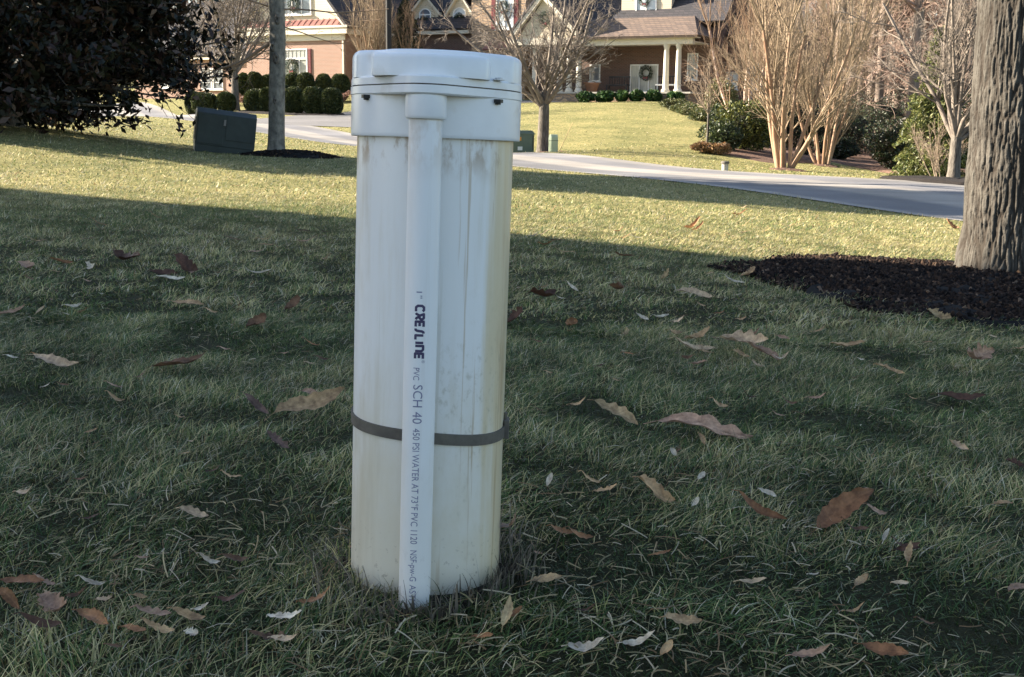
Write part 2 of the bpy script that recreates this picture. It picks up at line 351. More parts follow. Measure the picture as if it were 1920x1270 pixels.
def lawn_mat():
    m, t, b = nodes('lawn_soil'); b.inputs['Roughness'].default_value = .95; b.inputs['Specular IOR Level'].default_value = .1
    tc = t.nodes.new('ShaderNodeTexCoord')
    def noise(s, d=5):
        n = t.nodes.new('ShaderNodeTexNoise'); n.inputs['Scale'].default_value = s; n.inputs['Detail'].default_value = d; n.inputs['Roughness'].default_value = .7
        t.links.new(tc.outputs['Object'], n.inputs['Vector']); return n
    n1, n2, n3 = noise(.35), noise(9), noise(26, 6)
    r1 = t.nodes.new('ShaderNodeValToRGB'); r1.color_ramp.elements[0].position = .36; r1.color_ramp.elements[1].position = .66
    r1.color_ramp.elements[0].color = (.19,.19,.085,1); r1.color_ramp.elements[1].color = (.35,.31,.15,1)
    t.links.new(n1.outputs[0], r1.inputs[0])
    r2 = t.nodes.new('ShaderNodeValToRGB'); r2.color_ramp.elements[0].position = .38; r2.color_ramp.elements[1].position = .62
    r2.color_ramp.elements[0].color = (.65,.70,.60,1); r2.color_ramp.elements[1].color = (1.25,1.2,1.1,1)
    t.links.new(n2.outputs[0], r2.inputs[0])
    mx = t.nodes.new('ShaderNodeMix'); mx.data_type = 'RGBA'; mx.blend_type = 'MULTIPLY'; mx.inputs[0].default_value = 1
    t.links.new(r1.outputs[0], mx.inputs[6]); t.links.new(r2.outputs[0], mx.inputs[7])
    # bare thatch and soil show between the modelled blades close by
    a = t.nodes.new('ShaderNodeAttribute'); a.attribute_name = 'col'
    mx2 = t.nodes.new('ShaderNodeMix'); mx2.data_type = 'RGBA'; t.links.new(a.outputs['Fac'], mx2.inputs[0])
    mx2.inputs[6].default_value = (.045,.045,.022,1); t.links.new(mx.outputs[2], mx2.inputs[7])
    t.links.new(mx2.outputs[2], b.inputs['Base Color'])
    bp = t.nodes.new('ShaderNodeBump'); bp.inputs['Distance'].default_value = .07; bp.inputs['Strength'].default_value = .9
    t.links.new(n3.outputs[0], bp.inputs['Height']); t.links.new(bp.outputs[0], b.inputs['Normal'])
    return m
def grid_lines(a, b, dense, step0, grow):
    out = [dense[0]]; x = dense[0]
    while x < dense[1]: x += step0; out.append(x)
    s = step0
    while x < b: s *= grow; x += s; out.append(x)
    x = dense[0]; s = step0; lo = []
    while x > a: s *= grow; x -= s; lo.append(x)
    return np.array(lo[::-1]+out)
gx = grid_lines(-260, 260, (-30,25), .5, 1.12); gy = grid_lines(-60, 420, (-3,90), .5, 1.12)
X, Y = np.meshgrid(gx, gy); Z = hz(X, Y)
inr = inpoly(X, Y, road_poly)|inpoly(X, Y, drive_poly); Z[inr] -= .010
a = np.arange(X.size).reshape(X.shape)
Fq = np.stack([a[:-1,:-1],a[:-1,1:],a[1:,1:],a[1:,:-1]],-1).reshape(-1,4)
fade = np.clip((Y-4.5)/6, 0, 1)
ground = link('ground', mesh_np('ground', np.stack([X,Y,Z],-1).reshape(-1,3), Fq, cols=np.repeat(fade.reshape(-1,1),3,1), smooth=True), lawn_mat())
tag(ground, kind='structure')

# ------------------------------------------------------------------ brick house across the road
EX = Vector((.883, -.469, 0)).normalized(); EY = Vector((-EX.y, EX.x, 0))       # along the front / to the back
RZ = math.atan2(EX.y, EX.x)
HO = Vector((-6.65, 77.06, 0))
def fac(u, v, D=0.0):                                             # pixel -> (X, Z) on the upright plane at depth D of the house
    d = ray(u, v); o = HO+EY*D; t = (o-CAM).dot(EY)/d.dot(EY); p = CAM+d*t; q = p-HO
    return q.dot(EX), p.z
def fx(u, D=0.0): return fac(u, 100, D)[0]
def fz(u, v, D=0.0): return fac(u, v, D)[1]
def hw(X, D, z): return HO+EX*X+EY*D+Vector((0,0,z))
house = empty('brick_house', HO, RZ)
tag(house, 'large brick and stone house with dormers and a columned porch on the rise', 'house')
BZ = min(gz(hw(X,D,0).x, hw(X,D,0).y) for X in (-15,-7,0,10,20,28) for D in (-7,0,12))-.3
def wreath(X, D, z, r, label, parent_none=None, bow=True):
    rng = np.random.default_rng(int(abs(X*100)+r*1000))
    o = empty('wreath', hw(X, D, z), RZ); tag(o, label, 'wreath', 'wreaths hung on the brick house')
    mb = MB(); rings = []
    n = 900
    a = rng.uniform(0, 2*math.pi, n); b = rng.uniform(0, 2*math.pi, n); tr = r*.30*np.sqrt(rng.uniform(.3,1,n))
    rr = r*.72+tr*np.cos(b)
    P = np.c_[rr*np.cos(a), -.07+tr*np.sin(b)*.6, rr*np.sin(a)]
    V, Fq, C = leaf_quads(P, r*.16, rng, [(.02,.045,.02),(.035,.07,.03),(.015,.03,.015)], .45)
    link('greenery', mesh_np('greenery', V, Fq, C), M['foliage'], o)
    if bow:
        q = MB(); q.slab([(-r*.3,-.16,-r*.45),(-r*.3,-.14,-r*.85),(0,-.15,-r*.66),(r*.3,-.14,-r*.85),(r*.3,-.16,-r*.45),(0,-.15,-r*.60)], .012)
        q.build('bow', M['shutter'], o)
    return o
def leaf_quads(P, size, rng, palette, aspect=.45, nrm=None, jitter=.35):
    n = len(P); d = rng.normal(size=(n,3)); d /= np.linalg.norm(d,axis=1)[:,None]
    if nrm is not None: d = d*.6+nrm; d /= np.linalg.norm(d,axis=1)[:,None]
    e = rng.normal(size=(n,3)); s = np.cross(d, e); s /= np.linalg.norm(s,axis=1)[:,None]+1e-9; up = np.cross(d, s)
    sz = size*rng.uniform(1-jitter,1+jitter,n)[:,None]
    V = np.stack([P-d*sz*.5, P+s*sz*aspect*.5+up*sz*.08, P+d*sz*.5-up*sz*.06, P-s*sz*aspect*.5+up*sz*.08],1).reshape(-1,3)
    pal = np.array(palette); c = pal[rng.integers(0,len(pal),n)]*rng.uniform(.75,1.25,(n,1))
    return V, np.arange(4*n).reshape(n,4), np.repeat(c,4,0)

def window(u0, v0, u1, v1, D, cols=2, rows=1, glass='glass', shutters=(0,0), arch=False, transom=None, mid_v=None):
    """window from its pixel rectangle on the facade plane at depth D"""
    uc = (u0+u1)/2; x0, x1 = fx(u0, D), fx(u1, D); z1, z0 = fz(uc, v0, D), fz(uc, v1, D)
    return window_m(x0, z0, x1, z1, D, cols, rows, glass, shutters, arch, transom)
def window_m(x0, z0, x1, z1, D, cols=2, rows=1, glass='glass', shutters=(0,0), arch=False, transom=None, parent=None):
    f = MB(); t = .07; y0, y1 = D-.07, D+.02
    f.box(x0,y0,z0,x0+t,y1,z1); f.box(x1-t,y0,z0,x1,y1,z1); f.box(x0+t,y0,z0,x1-t,y1,z0+t); f.box(x0+t,y0,z1-t,x1-t,y1,z1)
    zt = z1-t if transom is None else z0+(z1-z0)*transom
    if transom: f.box(x0+t,y0-.01,zt-.05,x1-t,y1,zt+.05)
    for c in range(1, cols):
        x = x0+(x1-x0)*c/cols; f.box(x-.03,y0+.012,z0+t,x+.03,y1,zt-(.05 if transom else 0))
    for r in range(1, rows):
        z = z0+(zt-z0)*r/rows; f.box(x0+t,y0+.02,z-.018,x1-t,y1,z+.018)
    if transom:
        for c in range(1, 6): x = x0+(x1-x0)*c/6; f.box(x-.012,y0+.03,zt+.05,x+.012,y1,z1-t)
    if arch:
        n = 12; R = (x1-x0)/2; cx = (x0+x1)/2
        for i in range(n):
            a, b = math.pi*i/n, math.pi*(i+1)/n
            f.prism_y([(cx+R*math.cos(a), z1+.8*R*math.sin(a)),(cx+R*math.cos(b), z1+.8*R*math.sin(b)),(cx+(R-t)*math.cos(b), z1+.8*(R-t)*math.sin(b)),(cx+(R-t)*math.cos(a), z1+.8*(R-t)*math.sin(a))], y0, y1)
    wo = f.build('window', M['white'], parent or house)
    s = MB().box(x0-.06,D-.13,z0-.07,x1+.06,D+.01,z0-.002); s.build('sill', M['white'], wo)
    pts = [(x0+t,z0+t),(x1-t,z0+t),(x1-t,z1-t)]
    if arch:
        R = (x1-x0)/2-t; cx = (x0+x1)/2; pts = pts[:2]+[(cx+R*math.cos(math.pi*i/10), z1+.8*R*math.sin(math.pi*i/10)) for i in range(11)]
    else: pts.append((x0+t,z1-t))
    MB().prism_y(pts, D-.015, D-.004).build('pane', M[glass], wo)
    for sgn, on_ in ((-1,shutters[0]),(1,shutters[1])):
        if on_:
            xs = x0-on_ if sgn < 0 else x1; sh = MB()
            sh.box(xs+.02,D-.05,z0,xs+on_-.02,D-.002,z1)
            k = int((z1-z0)/.09)
            for i in range(k): sh.box(xs+.06,D-.062,z0+.05+i*.09,xs+on_-.06,D-.049,z0+.1+i*.09)
            sh.build('shutter', M['shutter'], parent or house)
    return wo
def roof_slab(name, pts, t, m, parent=house): return MB().slab(pts, t).build(name, m, parent)
# garage wing: front plane GD, centre, cornice heights
GD = -7.2
gx0, gx1 = fx(462, GD), fx(648, GD); gzc = fz(600, 65, GD); gzt = fz(648, 48, GD)
b = MB()
b.box(gx0, GD, BZ, gx1, 3, gzc); b.build('wall', M['brick'], house)
c = MB(); ov = .35
c.box(gx0-ov, GD-ov, gzc, gx1+ov, GD-.001, gzt-.12); c.box(gx1+.001, GD-.001, gzc, gx1+ov, 3, gzt-.12)
c.box(gx0-ov-.06, GD-ov-.06, gzt-.12, gx1+ov+.06, GD-.001, gzt); c.box(gx1+.001, GD-.001, gzt-.12, gx1+ov+.06, 3, gzt)
c.box(gx0, GD-.10, gzc-.35, gx1+.02, GD-.001, gzc-.001)
c.build('cornice', M['trim'], house)
# red metal pent roof over the cornice, siding gable above it
pz = fz(560, 38, GD)
MB().prism_x([(GD-ov-.05, gzt+.003),(GD+.02, gzt+.003),(GD+.02, pz)], gx0-.1, gx1-.15).build('pent_roof', M['red_metal'], house)
rb = MB()
for i in range(18):
    x = gx0+(gx1-.3-gx0)*i/17; yA, yB = GD-ov-.03, GD
    rb.add([(x,yA,gzt+.01),(x+.05,yA,gzt+.01),(x+.05,yB,pz+.03),(x,yB,pz+.03),(x,yA,gzt+.05),(x+.05,yA,gzt+.05),(x+.05,yB,pz+.06),(x,yB,pz+.06)],
           [(0,3,2,1),(4,5,6,7),(0,1,5,4),(1,2,6,5),(2,3,7,6),(3,0,4,7)])
rb.build('pent_roof_seam', M['red_metal'], house)
gcx = (gx0+gx1)/2; ghw = (gx1-gx0)/2; slope = 1.16; apex = gzt+ghw*slope
MB().prism_y([(gx0,gzt+.001),(gx1,gzt+.001),(gcx,apex)], GD+.03, GD+.3).build('gable', M['siding'], house)
rk = MB()
for s in (-1,1):
    A = (gcx+s*(ghw+.35), gzt-.35*slope+.25); B = (gcx, apex+.25)
    rk.prism_y([A,(A[0],A[1]-.28),(B[0],B[1]-.28),B], GD-.28, GD+.02)
rk.build('rake_board', M['trim'], house)
for s in (-1,1):
    x1 = gcx+s*(ghw+.45); z1 = gzt-.45*slope+.42
    roof_slab('roof', [(gcx,GD-.34,apex+.42),(x1,GD-.34,z1),(x1,9,z1),(gcx,9,apex+.42)], .15 if s>0 else -.15, M['shingle'])
window(533, -22, 586, 28, GD+.03, cols=3, glass='glass')
window(532, 92, 577, 163, GD, cols=3, glass='curtain', shutters=(0,.28), transom=.74)
dsx = gx1-.12; MB().box(dsx-.05,GD-.11,BZ,dsx+.05,GD-.02,gzc).build('downspout', M['trim'], house)
wx, wz = fac(550, 125, GD); wreath(wx, GD-.08, wz, .48, 'wreath hung on the lower garage window of the brick house, above the boxwoods')
wx, wz = fac(553, 8, GD); wreath(wx, GD-.08, wz, .45, 'wreath on the window in the cream siding gable')
# low wing left of the garage
lz = fz(420, 112, -1); lx0, lx1 = fx(250,-1), gx0
MB().box(lx0, -1, BZ, lx1, 8, lz).build('wall', M['brick'], house)
MB().box(lx0-.3,-1.35,lz,lx1,-1.002,lz+.3).build('cornice', M['trim'], house)
roof_slab('roof', [(lx0-.4,-1.45,lz+.3),(lx1,-1.45,lz+.3),(lx1,5,lz+4.6),(lx0-.4,5,lz+4.6)], .15, M['shingle'])
for u in (362, 382, 396): pass
window(376, 128, 396, 168, -1, cols=1, rows=3, glass='glass'); window(398, 128, 417, 168, -1, cols=1, rows=3, glass='glass')
window(300, 125, 325, 165, -1, cols=2, rows=2, glass='glass')
# main block
mz = fz(830, 65, 0); mt = fz(830, 57, 0); mx0, mx1 = -.4, fx(1345, 0)
MB().box(mx0, 0, BZ, mx1, 11, mz).build('wall', M['shaded_brown_brick'], house)
MB().box(gx1+.4, -.4, mz, fx(885,0), -.002, mt+.05).build('cornice', M['trim'], house)
rs = .95
roof_slab('roof', [(gx1+.2,-.5,mt+.05),(mx1+.5,-.5,mt+.05),(mx1+.5,5.5,mt+.05+6*rs),(gx1+.2,5.5,mt+.05+6*rs)], .18, M['shingle'])
roof_slab('roof', [(gx1+.2,5.5,mt+.05+6*rs),(mx1+.5,5.5,mt+.05+6*rs),(mx1+.5,11.5,mt+.05),(gx1+.2,11.5,mt+.05)], .18, M['shingle'])
MB().prism_x([(0,mz),(11,mz),(11,mt),(5.5,mt+.1+5.6*rs),(0,mt)], mx1-.3, mx1-.002).build('gable', M['shaded_brown_brick'], house)
MB().prism_x([(0,mz),(11,mz),(11,mt),(5.5,mt+.1+5.6*rs),(0,mt)], mx0-.7, mx0-.4).build('gable', M['shaded_brown_brick'], house)
# dormers
def dormer(ul, ur, vb, ve, va, D, w_, wreath_label, wu, wv, glass='glass', depth=5, arch=True):
    x0, x1 = fx(ul,D), fx(ur,D); zb, ze, za = fz(ul,vb,D), fz(ul,ve,D), fz((ul+ur)/2,va,D); cx = (x0+x1)/2
    MB().prism_y([(x0,zb),(x1,zb),(x1,ze),(cx,za),(x0,ze)], D, D+depth).build('dormer_wall', M['siding'] if depth > 3 else M['trim'], house)
    rkb = MB(); sl_ = (za-ze)/((x1-x0)/2)
    for s in (-1,1):
        X1 = cx+s*((x1-x0)/2+.25); Z1 = ze-.25*sl_
        rkb.prism_y([(X1,Z1+.14),(X1,Z1-.06),(cx,za-.06+.02),(cx,za+.16)], D-.26, D-.002)
        roof_slab('dormer_roof', [(cx,D-.3,za+.24),(X1+s*.06,D-.3,Z1+.2),(X1+s*.06,D+depth,Z1+.2),(cx,D+depth,za+.24)], .08*s, M['shingle'])
    rkb.build('dormer_rake', M['trim'], house)
    window(*w_, D, cols=2, glass=glass, arch=arch)
    if wreath_label: X_, Z_ = fac(wu, wv, D); wreath(X_, D-.08, Z_, .36, wreath_label)
dormer(777, 822, 57, 22, -8, .35, (787,27,809,57), 'wreath on the left arched dormer window over the low brick wall', 797, 42)
dormer(843, 884, 57, 22, -12, .35, (850,26,874,60), 'wreath on the pale right-hand dormer window beside the stone wall', 863, 35, glass='pale_glass')
# stone bay with tall window
BD = -.9; sx0, sx1 = fx(884,BD), fx(985,BD); sz = fz(930,-30,BD)
MB().box(sx0, BD, BZ, sx1, 4, sz).build('stone_bay', M['stone'], house)
cxb = (sx0+sx1)/2; MB().prism_y([(sx0,sz),(sx1,sz),(cxb,sz+2.2)], BD, BD+.3).build('gable', M['siding'], house)
for s in (-1,1): roof_slab('roof', [(cxb,BD-.4,sz+2.5),(cxb+s*3,BD-.4,sz-.4),(cxb+s*3,7,sz-.4),(cxb,7,sz+2.5)], .15*s, M['shingle'])
window(930, -15, 963, 55, BD, cols=2, rows=2, glass='pale_glass', shutters=(.33,.33))
wx, wz = fac(946, 15, BD); wreath(wx, BD-.08, wz, .42, 'wreath on the tall shuttered window in the stone bay')
rz0, rz1 = fz(940,92,BD-.8), fz(940,74,BD)
roof_slab('pent_roof', [(fx(918,BD),BD-.9,rz0),(fx(975,BD),BD-.9,rz0),(fx(975,BD),BD,rz1),(fx(918,BD),BD,rz1)], .08, M['red_metal'])
# entry portico: gable on columns
PD = -3.0; ex0, ex1 = fx(955,PD), fx(1092,PD); ez0 = fz(1020,84,PD); ez1 = fz(1020,72,PD); exc = fx(1012,PD); eza = fz(1012,-2,PD)
MB().box(ex0, PD, ez0, ex1, -.95, ez1).build('portico_beam', M['trim'], house)
MB().prism_y([(fx(970,PD),ez1+.001),(fx(1075,PD),ez1+.001),(fx(1018,PD),eza)], PD+.05, -1).build('gable', M['siding'], house)
q = MB(); xa, xb, xc = fx(962,PD), fx(1084,PD), fx(1018,PD)
q.prism_y([(xa,ez1+.002),(xa,ez1+.3),(xc,eza+.35),(xc,eza)], PD-.25, PD+.04); q.prism_y([(xb,ez1+.002),(xb,ez1+.3),(xc,eza+.35),(xc,eza)], PD-.25, PD+.04)
q.build('rake_board', M['trim'], house)
for s, xe in ((-1,xa-.1),(1,xb+.1)): roof_slab('portico_roof', [(xc,PD-.3,eza+.5),(xe,PD-.3,ez1+.42),(xe,1,ez1+.42),(xc,1,eza+.5)], .12*s, M['shingle'])
wx, wz = fac(1024, 36, PD); wreath(wx, PD-.08, wz, .42, 'wreath with a red bow in the entry gable behind the bare street tree')
def lantern():
    X_, Z_ = fac(990, 76, PD+.2); o = empty('porch_lantern', hw(X_,PD+.2,Z_), RZ); tag(o, 'black hanging lantern under the entry gable', 'lantern')
    MB().lathe([(.02,.42),(.20,.28),(.22,.26),(.03,.262)],6).build('lantern_cap', M['black'], o); MB().lathe([(.13,-.1),(.16,.25)],6).build('lantern_glass', M['dark'], o)
    MB().box(-.012,-.012,.4,.012,.012,ez0-Z_).build('hanging_rod', M['black'], o)
lantern()
# porch
PD2 = -2.6; px0, px1 = fx(1040,PD2), fx(1300,PD2); zf = fz(1200,176,PD2); zbeam = fz(1200,84.5,PD2); zeave = fz(1200,69,PD2)
MB().box(px0, PD2-.45, BZ, px1, -.002, zf).build('porch_base', M['stone'], house)
MB().box(px0-.1, PD2-.52, zf+.001, px1+.1, -.002, zf+.09).build('porch_floor', M['concrete'], house)
MB().box(px0+1.3, PD2-.2, zbeam, px1, PD2+.2, zeave-.14).build('porch_beam', M['trim'], house)
MB().box(px0+1.2, PD2-.45, zeave-.138, px1+.3, PD2+.25, zeave).build('cornice', M['trim'], house)
MB().box(px0+1.3, PD2+.201, zbeam+.1, px1, -.002, zbeam+.16).build('porch_ceiling', M['trim'], house)
zr = fz(1200,34,.3)
roof_slab('porch_roof', [(px0+1.1,PD2-.55,zeave+.005),(px1+.4,PD2-.55,zeave+.005),(px1-1.2,.6,zr+.3),(px0+1.1,.6,zr+.3)], .14, M['brown_shingle'])
roof_slab('porch_roof', [(px1+.4,PD2-.55,zeave+.004),(px1+.4,.6,zeave+.004),(px1-1.2,.6,zr+.3)], .14, M['brown_shingle'])
def column(u, D=PD2, z0=None):
    x = fx(u, D); z0 = zf+.091; z1 = zbeam
    mb = MB(); hh = z1-z0
    mb.lathe([(.24,0),(.24,.10),(.20,.14),(.17,.22),(.165,.5),(.15,hh*.6),(.135,hh-.25),(.16,hh-.18),(.16,hh-.14),(.20,hh-.08),(.20,hh-.002)],20,(x,D,z0))
    mb.build('column', M['trim'], house, smooth=35)
for u in (1003,1050,1068,1086,1250,1273): column(u)
# porch back wall openings
window(1107, 121, 1127, 153, -.001, cols=1, rows=1, glass='glass')
window(1183, 121, 1236, 173, -.001, cols=3, rows=1, glass='curtain')
window(1290, 100, 1310, 150, -.001, cols=1, rows=2, glass='glass')
wx, wz = fac(1212, 137, -.1); wreath(wx, -.12, wz, .44, 'round dark green wreath on the curtained porch door between the columns')
def urn():
    X_, _ = fac(1110,160,-1.4); o = empty('planter', hw(X_,-1.4,zf+.095), RZ); tag(o, 'wide terracotta planter standing on the porch under the small window', 'planter')
    MB().lathe([(.22,0),(.28,.05),(.42,.45),(.50,.50),(.50,.56),(.42,.55)],18).build('pot', M['pot'], o, smooth=40)
    MB().lathe([(.41,.50),(.3,.53),(.02,.56)],18).build('potting_soil', M['mulch'], o)
urn()
def bench(u, D, wd, label, m='iron', seatm=None):
    X_ = fx(u, D); o = empty('porch_bench', hw(X_,D,zf+.095), RZ); tag(o, label, 'bench')
    MB().box(-wd/2,-.25,.38,wd/2,.25,.46).build('seat', M[seatm or m], o, bevel=.01)
    q = MB()
    q.box(-wd/2,.22,.85,wd/2,.27,.93)
    for i in range(9): x = -wd/2+.04+(wd-.08)*i/8; q.box(x-.02,.23,.46,x+.02,.26,.851)
    q.build('backrest', M[m], o)
    for sx in (-1,1):
        for sy in (-1,1): MB().box(sx*(wd/2-.04)-.03,sy*.2-.03,0,sx*(wd/2-.04)+.03,sy*.2+.03,.379).build('leg', M[m], o)
bench(1160,-1.1,1.3,'dark slatted bench on the porch left of the curtained door')
bench(1255,-1.2,1.4,'porch bench with a pale seat behind the two right-hand columns', 'iron', 'white')
# upper dormer over the porch
dormer(1163, 1256, 40, -20, -60, .35, (1190,-12,1229,31), 'wreath at the top of the window in the cream dormer above the porch roof', 1210, 1, glass='pale_glass', arch=False)
# right wing
wz1 = fz(1380,66,1.5); wx1 = fx(1500,1.5)
MB().box(mx1+.002, 1.5, BZ, wx1, 10, wz1).build('wall', M['shaded_brown_brick'], house)
roof_slab('roof', [(mx1+.1,1.1,wz1),(wx1+.4,1.1,wz1),(wx1-1,5.6,wz1+4),(mx1+.1,5.6,wz1+4)], .16, M['shingle'])
window(1364, 135, 1386, 168, 1.5, cols=1, rows=2, glass='pale_glass'); window(1405, 120, 1425, 168, 1.5, cols=1, rows=2, glass='glass')

# ------------------------------------------------------------------ neighbour's house beside the camera (its eaves shade the near lawn)
S1, S3 = gnd(0,358), gnd(1700,524)
ed = Vector((S3.x-S1.x, S3.y-S1.y, 0)).normalized(); eb = Vector((ed.y, -ed.x, 0))        # along the eave / towards the camera side
if eb.y > 0: eb = -eb
ez_ = 6.0; tl_ = math.tan(R_(SUN_EL))
E1 = S1-SD*((ez_-S1.z)/tl_); E3 = S3-SD*((ez_-S3.z)/tl_)
nh = empty('neighbour_house', (E1.x, E1.y, 0), math.atan2(ed.y, ed.x)); tag(nh, 'cream sided two-storey house beside the near lawn, casting the shade', 'house')
Ln = (E3-E1).xy.length+1.6; ov = .5
MB().box(-8, -10, -2, Ln-.4, -ov, ez_-.2).build('wall', M['siding'], nh)
MB().slab([(-8.5,0,ez_),(Ln,0,ez_),(Ln,-5.2,ez_+2.6),(-8.5,-5.2,ez_+2.6)], .18).build('roof', M['brown_shingle'], nh)
MB().slab([(-8.5,-5.2,ez_+2.6),(Ln,-5.2,ez_+2.6),(Ln,-10.5,ez_),(-8.5,-10.5,ez_)], .18).build('roof', M['brown_shingle'], nh)
MB().prism_x([(-ov,ez_-.2),(-10,ez_-.2),(-5.2,ez_+2.4)], Ln-.6, Ln-.4).build('gable', M['siding'], nh)
for z0 in (.9, 3.7):
    for x in (Ln-3, Ln-7, Ln-11): window_m(x-1, z0, x, z0+1.5, -ov+.0, 2, 2, 'glass', parent=nh).rotation_euler = (0,0,0)

# ------------------------------------------------------------------ bare trees
def tubes_np(P, Rd, n):
    """P (B,k,3) polylines, Rd (B,k) radii -> V, F"""
    B, k, _ = P.shape; T = np.gradient(P, axis=1); T /= np.linalg.norm(T,axis=2,keepdims=True)+1e-9
    ref = np.array([.17,.29,.94]) if n < 8 else np.array([.9,.4,.05]); a = np.cross(T, ref); a /= np.linalg.norm(a,axis=2,keepdims=True)+1e-9; b = np.cross(T, a)
    th = 2*np.pi*np.arange(n)/n
    V = P[:,:,None]+Rd[:,:,None,None]*(a[:,:,None]*np.cos(th)[None,None,:,None]+b[:,:,None]*np.sin(th)[None,None,:,None])
    idx = np.arange(B*k*n).reshape(B,k,n); nx = np.roll(idx,-1,2)
    Fq = np.stack([idx[:,:-1],nx[:,:-1],nx[:,1:],idx[:,1:]],-1).reshape(-1,4)
    return V.reshape(-1,3), Fq
def grow(p, d, Ln, r, k, rng, wob, up, taper=.35):
    B = len(p); P = np.zeros((B,k,3)); P[:,0] = p; d = d/np.linalg.norm(d,axis=1)[:,None]
    for i in range(1,k):
        d = d+rng.normal(0,wob,(B,3)); d[:,2] += up; d /= np.linalg.norm(d,axis=1)[:,None]
        P[:,i] = P[:,i-1]+d*(Ln/(k-1))[:,None]
    return P, r[:,None]*np.linspace(1,taper,k)[None]
def spawn(P, Rd, Ln, c, rng, tmin, ang, lr, rr):
    B,k,_ = P.shape; t = rng.uniform(tmin,1,(B,c)); f = t*(k-1); i = np.minimum(f.astype(int),k-2); w_ = (f-i)[...,None]
    bi = np.arange(B)[:,None]; p = P[bi,i]*(1-w_)+P[bi,i+1]*w_; tg = P[bi,i+1]-P[bi,i]; tg /= np.linalg.norm(tg,axis=2,keepdims=True)+1e-9
    e = rng.normal(size=tg.shape); e -= (e*tg).sum(2,keepdims=True)*tg; e /= np.linalg.norm(e,axis=2,keepdims=True)+1e-9
    an = rng.uniform(ang[0],ang[1],(B,c,1)); d = tg*np.cos(an)+e*np.sin(an)
    r = (Rd[bi,i]*(1-w_[...,0])+Rd[bi,i+1]*w_[...,0])*rr*rng.uniform(.7,1,(B,c))
    L2 = Ln[:,None]*lr*(1.15-.6*t)*rng.uniform(.7,1.2,(B,c))
    return p.reshape(-1,3), d.reshape(-1,3), L2.ravel(), r.ravel()
def crown_mesh(name, starts, levels, rng, sides=(6,5,4,3,3), minr=.004):
    """starts: (p,d,L,r) arrays; levels: list of dict(k,wob,up,c,tmin,ang,lr,rr)"""
    Vs, Fs, n0 = [], [], 0; p,d,Ln,r = starts
    for li, lv in enumerate(levels):
        r = np.maximum(r, minr); P, Rd = grow(p,d,Ln,r,lv.get('k',5),rng,lv.get('wob',.1),lv.get('up',.02),lv.get('taper',.4))
        V, Fq = tubes_np(P, Rd, sides[min(li,len(sides)-1)]); Vs.append(V); Fs.append(Fq+n0); n0 += len(V)
        if lv.get('c'):
            p,d,Ln,r = spawn(P,Rd,Ln,lv['c'],rng,lv.get('tmin',.2),lv.get('ang',(.4,.9)),lv.get('lr',.6),lv.get('rr',.6))
    return mesh_np(name, np.concatenate(Vs), np.concatenate(Fs), smooth=True)
def trunk_mesh(name, pts, rad, n=16, flare=1.0, rng=None, bumpy=.03, rings=None, sub=6):
    pts = np.array(pts, float); t = np.arange(len(pts)); tt = np.linspace(0,len(pts)-1,(len(pts)-1)*sub+1)
    P = np.c_[[np.interp(tt,t,pts[:,i]) for i in range(3)]].T; Rr = np.interp(tt,t,np.array(rad,float))
    rng = rng or np.random.default_rng(1)
    th = 2*np.pi*np.arange(n)/n; V = []
    ph = rng.uniform(0,6.28,5); am = rng.uniform(.3,1,5)
    for p, r_, tq in zip(P, Rr, tt):
        lump = sum(am[j]*np.sin((j+2)*th+ph[j]+tq*.4*(j-2)) for j in range(5))*bumpy
        ex = max(0, 1-(p[2]-P[0][2])/(rad[0]*2.2))**2*flare*.35*(1+.5*np.sin(4*th+ph[0]))
        rr = r_*(1+lump+ex)
        V.append(np.c_[p[0]+rr*np.cos(th), p[1]+rr*np.sin(th), np.full(n,p[2])])
    m = len(V); V = np.concatenate(V); idx = np.arange(m*n).reshape(m,n); nx = np.roll(idx,-1,1)
    Fq = np.stack([idx[:-1],nx[:-1],nx[1:],idx[1:]],-1).reshape(-1,4)
    return mesh_np(name, V, [Fq, idx[-1:,:].copy()], smooth=True)
def starts_up(n, z, L_, r, spread, rng, base=(0,0), jz=.3, rad0=0):
    a = np.arange(n)*2*math.pi/n+rng.uniform(-.4,.4,n); s = rng.uniform(spread[0],spread[1],n)
    p = np.c_[base[0]+rad0*np.cos(a), base[1]+rad0*np.sin(a), z+rng.uniform(-jz,jz,n)]
    d = np.c_[np.sin(s)*np.cos(a), np.sin(s)*np.sin(a), np.cos(s)]
    return p, d, L_*rng.uniform(.8,1.1,n), r*rng.uniform(.75,1,n)
def tree(name, loc, label, cat, trunk, crown, tm, cm, group=None, rz=0):
    o = empty(name, loc, rz); tag(o, label, cat, group)
    if trunk is not None: link('trunk', trunk, M[tm], o)
    if crown is not None: link('crown', crown, M[cm], o)
    return o
